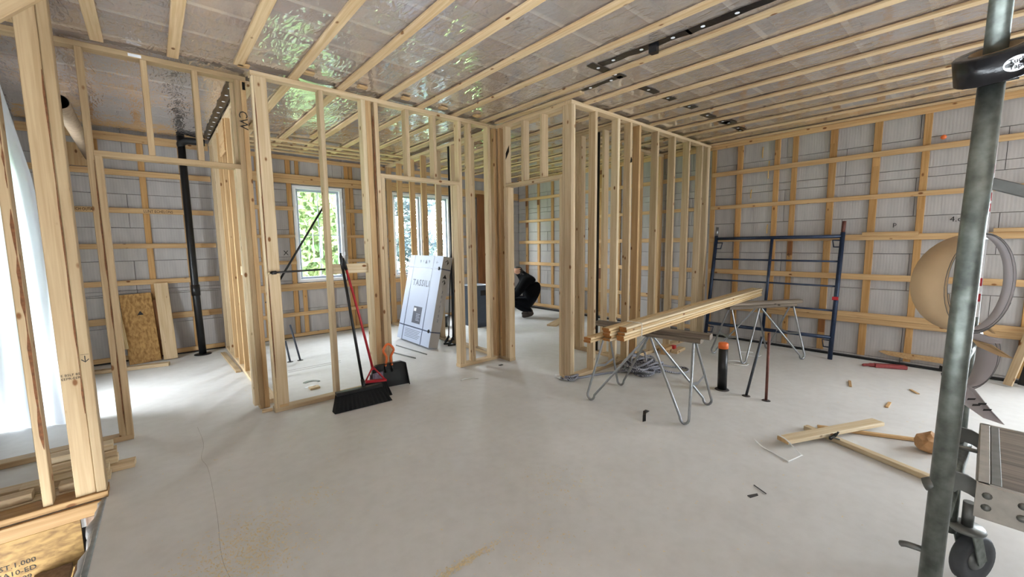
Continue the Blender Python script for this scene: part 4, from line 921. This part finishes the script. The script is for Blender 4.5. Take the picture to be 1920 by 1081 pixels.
# ---- rope pile
pts = []; rc = V((3.93, 2.42, 0)); an = 0; rg = random.Random(4)
for lp in range(22):
    r1, r2 = rg.uniform(.09, .24), rg.uniform(.07, .17); cx = rc+V((rg.gauss(0, .07), rg.gauss(0, .05), 0)); ph = rg.uniform(0, 3.1); h0 = .015+.21*max(0, 1-(r1-.07)/.19)*rg.uniform(.3, 1); tl = rg.uniform(-.05, .05)
    for k in range(7):
        a_ = k*.9+ph; u, v = r1*math.cos(a_), r2*math.sin(a_); q = lp*.5
        pts.append(cx+V((u*math.cos(q)-v*math.sin(q), u*math.sin(q)*.7+v*math.cos(q), max(.012, h0+tl*math.sin(a_*1.3)+.02*math.sin(a_*2.1)))))
pts += [V((3.72, 2.50, .02)), V((3.5, 2.62, .012)), V((3.33, 2.66, .012)), V((3.24, 2.685, .014)), V((3.17, 2.69, .03))]
rope = thing('rope', 'tangled grey braided rope heaped behind the near sawhorse', 'rope', (4.0, 2.4, 0))
vs, fs = tube_geo(spline(pts, 3), .0118, 6); o = raw('rope_heap', vs, fs, ROPE, rope, True)
o = tube('rope_tail', spline([(4.15, 2.30, .05), (4.30, 2.22, .012), (4.36, 2.10, .012), (4.25, 2.03, .012), (4.12, 2.08, .014), (4.02, 2.2, .04)], 6), .0105, ROPE, rope, 6)
hk = tube('rope_hitch', spline([(3.215, 2.688, .02), (3.12, 2.68, .03), (3.105, 2.76, .035), (3.11, 2.68, .055), (3.22, 2.685, .05), (3.115, 2.672, .018), (3.08, 2.80, .02)], 6), .0105, ROPE, rope, 6)
lathe('rope_sleeve', [(0, 0), (.018, 0), (.018, .07), (0, .07)], WIRE, rope, mat_from(*frame((-.2, .97, .1), (0, 0, 1)), (3.085, 2.80, .02)), 10)

# ---- lumber lying and leaning about
def lum(label, p0, p1, w_, t_, mat=W_STUD, side=(0, 0, 1), name='lumber_board', group=None, ends=None):
    return tag(board(name, p0, p1, w_, t_, mat, None, side, ends=ends), label, 'board', group)
lum('pale planed board lying across two sticks on the right of the floor', (3.15, .825, .047), (3.99, .445, .047), .085, .028, W_PALE, (.41, .91, 0), ends=W_FUR)
lum('long thin batten running under the pale board toward the scaffold', (3.575, .795, .017), (3.30, .085, .017), .045, .032, W_PALE, (.93, -.36, 0))
lum('slim reddish stick running from the pale board to the paper bag', (3.66, .74, .014), (3.93, .19, .014), .028, .022, W_FUR, (.9, .45, 0))
cl = thing('hand_clamp', 'small black spring clamp on the thin batten', 'clamp', (3.47, .60, .033))
board('jaw', (3.43, .62, .04), (3.50, .60, .055), .02, .016, BLACK, cl); board('jaw', (3.47, .60, .05), (3.475, .585, .085), .018, .012, BLACK, cl, side=(1, 0, 0)); tube('screw', [(3.45, .57, .045), (3.45, .63, .045)], .006, STEEL, cl, 8)
vs = []; fs = []
bm = bmesh.new(); bmesh.ops.create_icosphere(bm, subdivisions=2, radius=.075)
for v in bm.verts:
    f_ = 1+.42*noise.noise(v.co*26); v.co = V((v.co.x*f_*1.15, v.co.y*f_, max(-.055, v.co.z*f_*.85)))
me = bpy.data.meshes.new('paper_bag'); bm.to_mesh(me); bm.free()
tag(mesh_obj('paper_bag', me, PAPER, None, Matrix.Translation(V((3.80, .16, .056)))), 'crumpled brown paper bag on the floor by the scaffold', 'bag')
lum('pale plank end lying flat beyond the doorway near the worker', (5.02, 4.77, .016), (5.75, 5.10, .016), .17, .03, W_STUD, (-.67, .74, 0))
lum('short pale stick leaning on the foam wall behind the scaffold', (6.03, -.215, .012), (6.17, -.33, .60), .06, .03, W_STUD, (.3, 1, 0))
lum('dark stick leaning against the foam wall at the right edge', (6.09, -.30, .02), (6.17, -.37, .5), .045, .035, BLACK, (.3, 1, 0))
lum('flat strip lying beside the side partition plate', (.60, 6.55, .011), (.625, 5.42, .011), .05, .02, W_STUD, (1, 0, 0))
lum('narrow board lying along the back of the left room', (-.68, 6.50, .02), (.05, 6.345, .02), .085, .038, W_STUD, (.2, .97, 0))
lum('pale board standing against the furring beside the drain stack', (.075, 6.66, .01), (.05, 6.855, .955), .138, .02, W_STUD, (1, 0, 0))
lum('brown board standing behind the strand board panel', (-.06, 6.74, .01), (-.06, 6.86, .75), .11, .02, W_DARK, (1, 0, 0))
lum('ragged strip of strand board leaning beside the larger panel', (-.335, 6.66, .20), (-.40, 6.84, .86), .07, .012, wood('pale_osb', (206, 186, 142), (160, 130, 88), knots=False), (1, 0, .1))
o = tag(board('osb_panel', (-.165, 6.685, .005), (-.20, 6.86, .84), .295, .012, W_OSB, None, (1, 0, 0)), 'brown strand board panel leaning against the back wall', 'panel')
prism('panel_hole', [(-.03, -.02), (.03, -.02), (0, .03)], -.001, .0, BLACK, o, WM[o.name] @ Matrix.Translation(V((0.02, .0066 if (WM[o.name] @ V((0, 1, 0))-WM[o.name] @ V((0, 0, 0))).y < 0 else -.0066, .18))) @ Matrix.Rotation(R90, 4, 'X'))
# offcut pile behind the stub wall
pile = [((-1.0, 3.40), (-.33, 3.36), 0, 'lowest front offcut board in the pile behind the stair posts'), ((-1.0, 3.50), (-.29, 3.585), 0, 'lowest rear offcut board in the pile, sticking out onto the slab'), ((-.66, 3.43), (-.325, 3.47), 1, 'second-layer front offcut block in the stair pile'),
        ((-.72, 3.55), (-.33, 3.56), 1, 'second-layer rear offcut block in the stair pile'), ((-.60, 3.62), (-.295, 3.64), 2, 'third-layer offcut block in the stair pile'), ((-.62, 3.66), (-.32, 3.72), 3, 'fourth-layer offcut block in the stair pile'), ((-.60, 3.70), (-.31, 3.735), 4, 'topmost offcut block in the stair pile')]
pile = [((-1.02, 3.352), (-.335, 3.352), 0, pile[0][3]), ((-1.02, 3.60), (-.19, 3.545), 0, pile[1][3]), ((-.70, 3.455), (-.30, 3.455), 0, pile[2][3]), ((-.66, 3.465), (-.305, 3.465), 1, pile[3][3]),
        ((-.60, 3.60), (-.27, 3.60), 1, pile[4][3]), ((-.585, 3.62), (-.275, 3.63), 2, pile[5][3]), ((-.57, 3.64), (-.29, 3.65), 3, pile[6][3])]
for p, q, lv, lb_ in pile:
    lum(lb_, (p[0], p[1], .019+.0385*lv), (q[0], q[1], .019+.0385*lv), .089 if lv else .085, .038, random.choice((W_STUD, W_FUR, W_PALE)), (0, 1, 0), 'offcut', 'offcut pile by the stair')
for p, q, lb_ in (((-.50, 3.335), (-.345, 3.335), 'short end block set behind the stair posts'), ((-.985, 3.335), (-.60, 3.335), 'longer block lying behind the stair plate')):
    lum(lb_, (p[0], p[1]+.02, .0595), (q[0], q[1]+.02, .0595), .075, .042, W_STUD, (0, 1, 0), 'offcut', 'offcut pile by the stair')
lum('small wood shim on the slab at the foot of the partition corner', (.60, 3.955, .008), (.675, 3.94, .008), .05, .015, W_STUD, (0, 1, 0), 'shim')
# offcuts behind the sawhorse
for i, (x, y, z, a_, m_, lb_) in enumerate(((4.85, 2.60, .02, .3, W_FUR, 'lower brown offcut block behind the rope'), (5.0, 2.52, .02, .1, W_STUD, 'pale flat offcut beside the brown blocks'), (4.86, 2.60, .06, .1, W_FUR, 'upper brown offcut block behind the rope'))):
    lum(lb_, (x-.13*math.cos(a_), y-.13*math.sin(a_), z), (x+.13*math.cos(a_), y+.13*math.sin(a_), z), .085, .038, m_, (0, 1, 0), 'offcut', 'offcuts behind the rope')
tag(box('red_offcut', 4.93, 4.98, 2.535, 2.585, .0402, .085, RED, None), 'small red block on the pale flat offcut', 'block')
# scraps on the floor
rb = thing('pry_bar', 'faded red pry bar lying on the floor below the low strip', 'pry bar', (5.98, .65, 0))
board('shaft', (5.93, .73, .022), (6.06, .49, .022), .07, .04, REDP, rb, side=(.88, .47, 0), ch=.012); tube('claw', spline([(5.93, .73, .022), (5.91, .78, .02), (5.885, .83, .012)], 4), [.022]*4+[.016]*4+[.006], REDP, rb, 8)
tag(tube('cable_piece', spline([(3.02, .96, .05), (3.03, .90, .006), (2.96, .75, .006), (2.955, .735, .006), (3.08, .70, .012), (3.09, .705, .014), (3.13, .80, .066), (3.17, .86, .066)], 4), .004, WIRE, None, 8), 'white bent cable piece by the end of the pale board', 'cable')
tag(tube('cable_piece', spline([(2.30, 3.47, .005), (2.36, 3.49, .006), (2.44, 3.44, .006), (2.47, 3.40, .005)], 4), .006, WIRE, None, 8), 'white bent cable piece lying before the door jamb', 'cable')
for cx, cy, r_, lb_ in ((5.0, 1.80, .09, 'white cable loop under the front leg of the far sawhorse'), (5.52, 1.85, .10, 'white cable loop between the legs of the far sawhorse')):
    tag(tube('cable_loop', [(cx+r_*math.cos(k*.628), cy+r_*1.2*math.sin(k*.628), .005) for k in range(10)], .004, WIRE, None, 8), lb_, 'cable')
st_ = thing('strap_scrap', 'curled black strap scrap on the slab before the near sawhorse', 'scrap', (2.86, 1.73, 0))
raw('curl', [(2.80, 1.68, .002), (2.83, 1.67, .002), (2.85, 1.71, .03), (2.88, 1.70, .03), (2.92, 1.75, .035), (2.94, 1.73, .03), (2.99, 1.77, .02), (3.0, 1.74, .015), (2.97, 1.78, .002), (2.98, 1.75, .002)], [(0, 1, 3, 2), (2, 3, 5, 4), (4, 5, 7, 6), (6, 7, 9, 8)], BLACK, st_).modifiers.new('t', 'SOLIDIFY').thickness = .004
tag(prism('plastic_scrap', [(2.38, .775), (2.44, .745), (2.425, .735), (2.37, .755)], 0, .003, SCRAP), 'flat dark scrap on the front of the slab', 'scrap')
tag(tube('nail_scrap', [(2.51, .785, .004), (2.47, .71, .004)], .003, SCRAP, None, 6), 'bent nail lying beside the flat dark scrap', 'nail')
tag(box('dark_chip', 2.93, 2.98, 3.605, 3.635, 0, .006, SCRAP), 'small dark chip before the partition corner', 'scrap')
tag(prism('grey_arc_scrap', [(1.13+.085*math.cos(t*.35), 4.47+.09*math.sin(t*.35)) for t in range(8)]+[(1.13+.06*math.cos(t*.35), 4.46+.06*math.sin(t*.35)) for t in range(7, -1, -1)], 0, .006, STEEL), 'curved grey metal scrap on the bathroom floor', 'scrap')
tag(box('wood_chip', 1.06, 1.15, 4.24, 4.31, 0, .02, W_PALE), 'small wood block on the bathroom floor', 'block')
tag(prism('paper_scrap', [(1.03, 4.36), (1.12, 4.40), (1.14, 4.37), (1.05, 4.33)], 0, .003, WHITE), 'white paper scrap on the bathroom floor', 'scrap')
for p, q, lb_ in (((2.26, 5.1), (2.36, 4.56), 'nearer thin dark rod on the floor before the carton'), ((2.48, 5.35), (2.55, 4.62), 'farther thin dark rod on the floor before the carton')):
    tag(tube('thin_rod', [(p[0], p[1], .007), (q[0], q[1], .007)], .007, STEEL, None, 8), lb_, 'rod')
for x, y, dx, dy, lb_ in ((5.2, .35, .05, .03, 'grey wire bit on the slab before the scaffold'), (4.62, .46, .08, .0, 'pale shaving on the slab behind the batten'), (5.05, .79, .1, .02, 'small stick on the slab below the pry bar'), (5.5, .12, .1, .05, 'thin pale stick on the slab near the right wall')):
    tag(board('floor_chip', (x-dx, y-dy, .005), (x+dx, y+dy, .005), .022, .008, W_FUR, None, (0, 1, 0)), lb_, 'scrap')
# sawdust and chips swept over the slab: uncountable
vs = []; fs = []
def chip(x, y, s):
    a_ = random.uniform(0, 6.28); k = len(vs); l_, w_ = s*random.uniform(.6, 1.6), s*random.uniform(.25, .6); c, n_ = math.cos(a_), math.sin(a_); h = s*.25
    for u, v, zz in ((-l_, -w_, .0006), (l_, -w_, .0006+h), (l_, w_, .0006), (-l_, w_, .0006+h*.6)): vs.append((x+u*c-v*n_, y+u*n_+v*c, zz))
    fs.append((k, k+1, k+2, k+3))
for cx, cy, sx_, sy_, n in ((.27, 2.25, .09, .13, 800), (.12, 2.17, .10, .12, 500), (.25, 2.02, .12, .08, 500), (1.68, 1.58, .12, .12, 160), (1.24, 1.3, .12, .12, 140), (.56, 2.41, .12, .06, 160), (.92, 1.42, .10, .012, 500), (2.0, 1.4, .9, .7, 350), (3.2, 1.2, 1.2, .7, 300), (.5, 3.0, .8, .6, 200), (5.0, .5, .6, .4, 120), (.66, 4.45, .06, .25, 150)):
    for _ in range(n):
        x, y = random.gauss(cx, sx_), random.gauss(cy, sy_)
        if x > -.25 and -1 < y < 6.5 and x < 6.1: chip(x, y, random.uniform(.0018, .0052))
o = raw('sawdust', vs, fs, SHAV, None, origin=(1.5, 2, 0)); tag(o, 'loose sawdust and shavings scattered over the slab', 'sawdust', kind='stuff')

# ---- outside: lawn and trees
g = box('ground', -30, 40, 7.6, 60, -3.2, -3.0, GRASS, None); tag(g, 'green lawn outside the windows', kind='structure')
def tree(name, label, c, rx, rz, n, leaf, size, cone=False, seed=1):
    rnd = random.Random(seed); t = thing(name, label, 'tree', (c[0], c[1], -3.0), 'trees outside the windows')
    tube('trunk', [(c[0], c[1], -3.0), (c[0]+.05, c[1], c[2])], [.16, .06], BARK, t, 8)
    vs = []; fs = []
    for _ in range(n):
        while True:
            p = V((rnd.uniform(-1, 1), rnd.uniform(-1, 1), rnd.uniform(-1, 1)))
            if cone:
                if math.hypot(p.x, p.y) < (1-p.z)/2*(.72+.28*math.sin(p.z*26)): break
            elif .45 < p.length < 1+.25*noise.noise(p*3.1+V((seed, 0, 0))): break
        q = V((c[0]+p.x*rx, c[1]+p.y*rx, c[2]+p.z*rz)); a_ = V((rnd.gauss(0, 1), rnd.gauss(0, 1), rnd.gauss(0, 1))).normalized(); b2 = a_.orthogonal().normalized(); s = size*rnd.uniform(.6, 1.3); k = len(vs)
        vs += [tuple(q-a_*s), tuple(q+b2*s*.5), tuple(q+a_*s), tuple(q-b2*s*.5)]; fs.append((k, k+1, k+2, k+3))
    tag(raw('foliage', vs, fs, leaf, t), kind='stuff')
tree('leafy_tree', 'large yellow-green leafy tree filling the narrower window', (3.35, 12.4, 1.6), 1.9, 3.6, 17000, LEAF_G, .12, seed=3)
tree('leafy_tree', 'farther leafy tree seen behind the yellow-green tree', (5.0, 17.5, 2.2), 2.3, 4.6, 9000, LEAF_L, .16, seed=12)
tree('spruce_tree', 'blue-grey spruce outside the wider window', (6.4, 12.2, 2.4), 1.7, 5.4, 11000, LEAF_B, .10, True, 5)
tree('russet_tree', 'thin russet tree against the white sky in the wider window', (8.9, 14.6, .6), .95, 2.6, 2200, LEAF_R, .08, False, 8)
tree('lime_shrub', 'bright lime shrub low in the right of the wider window', (11.2, 15.2, -.2), 1.1, 2.6, 3500, LEAF_L, .10, False, 9)
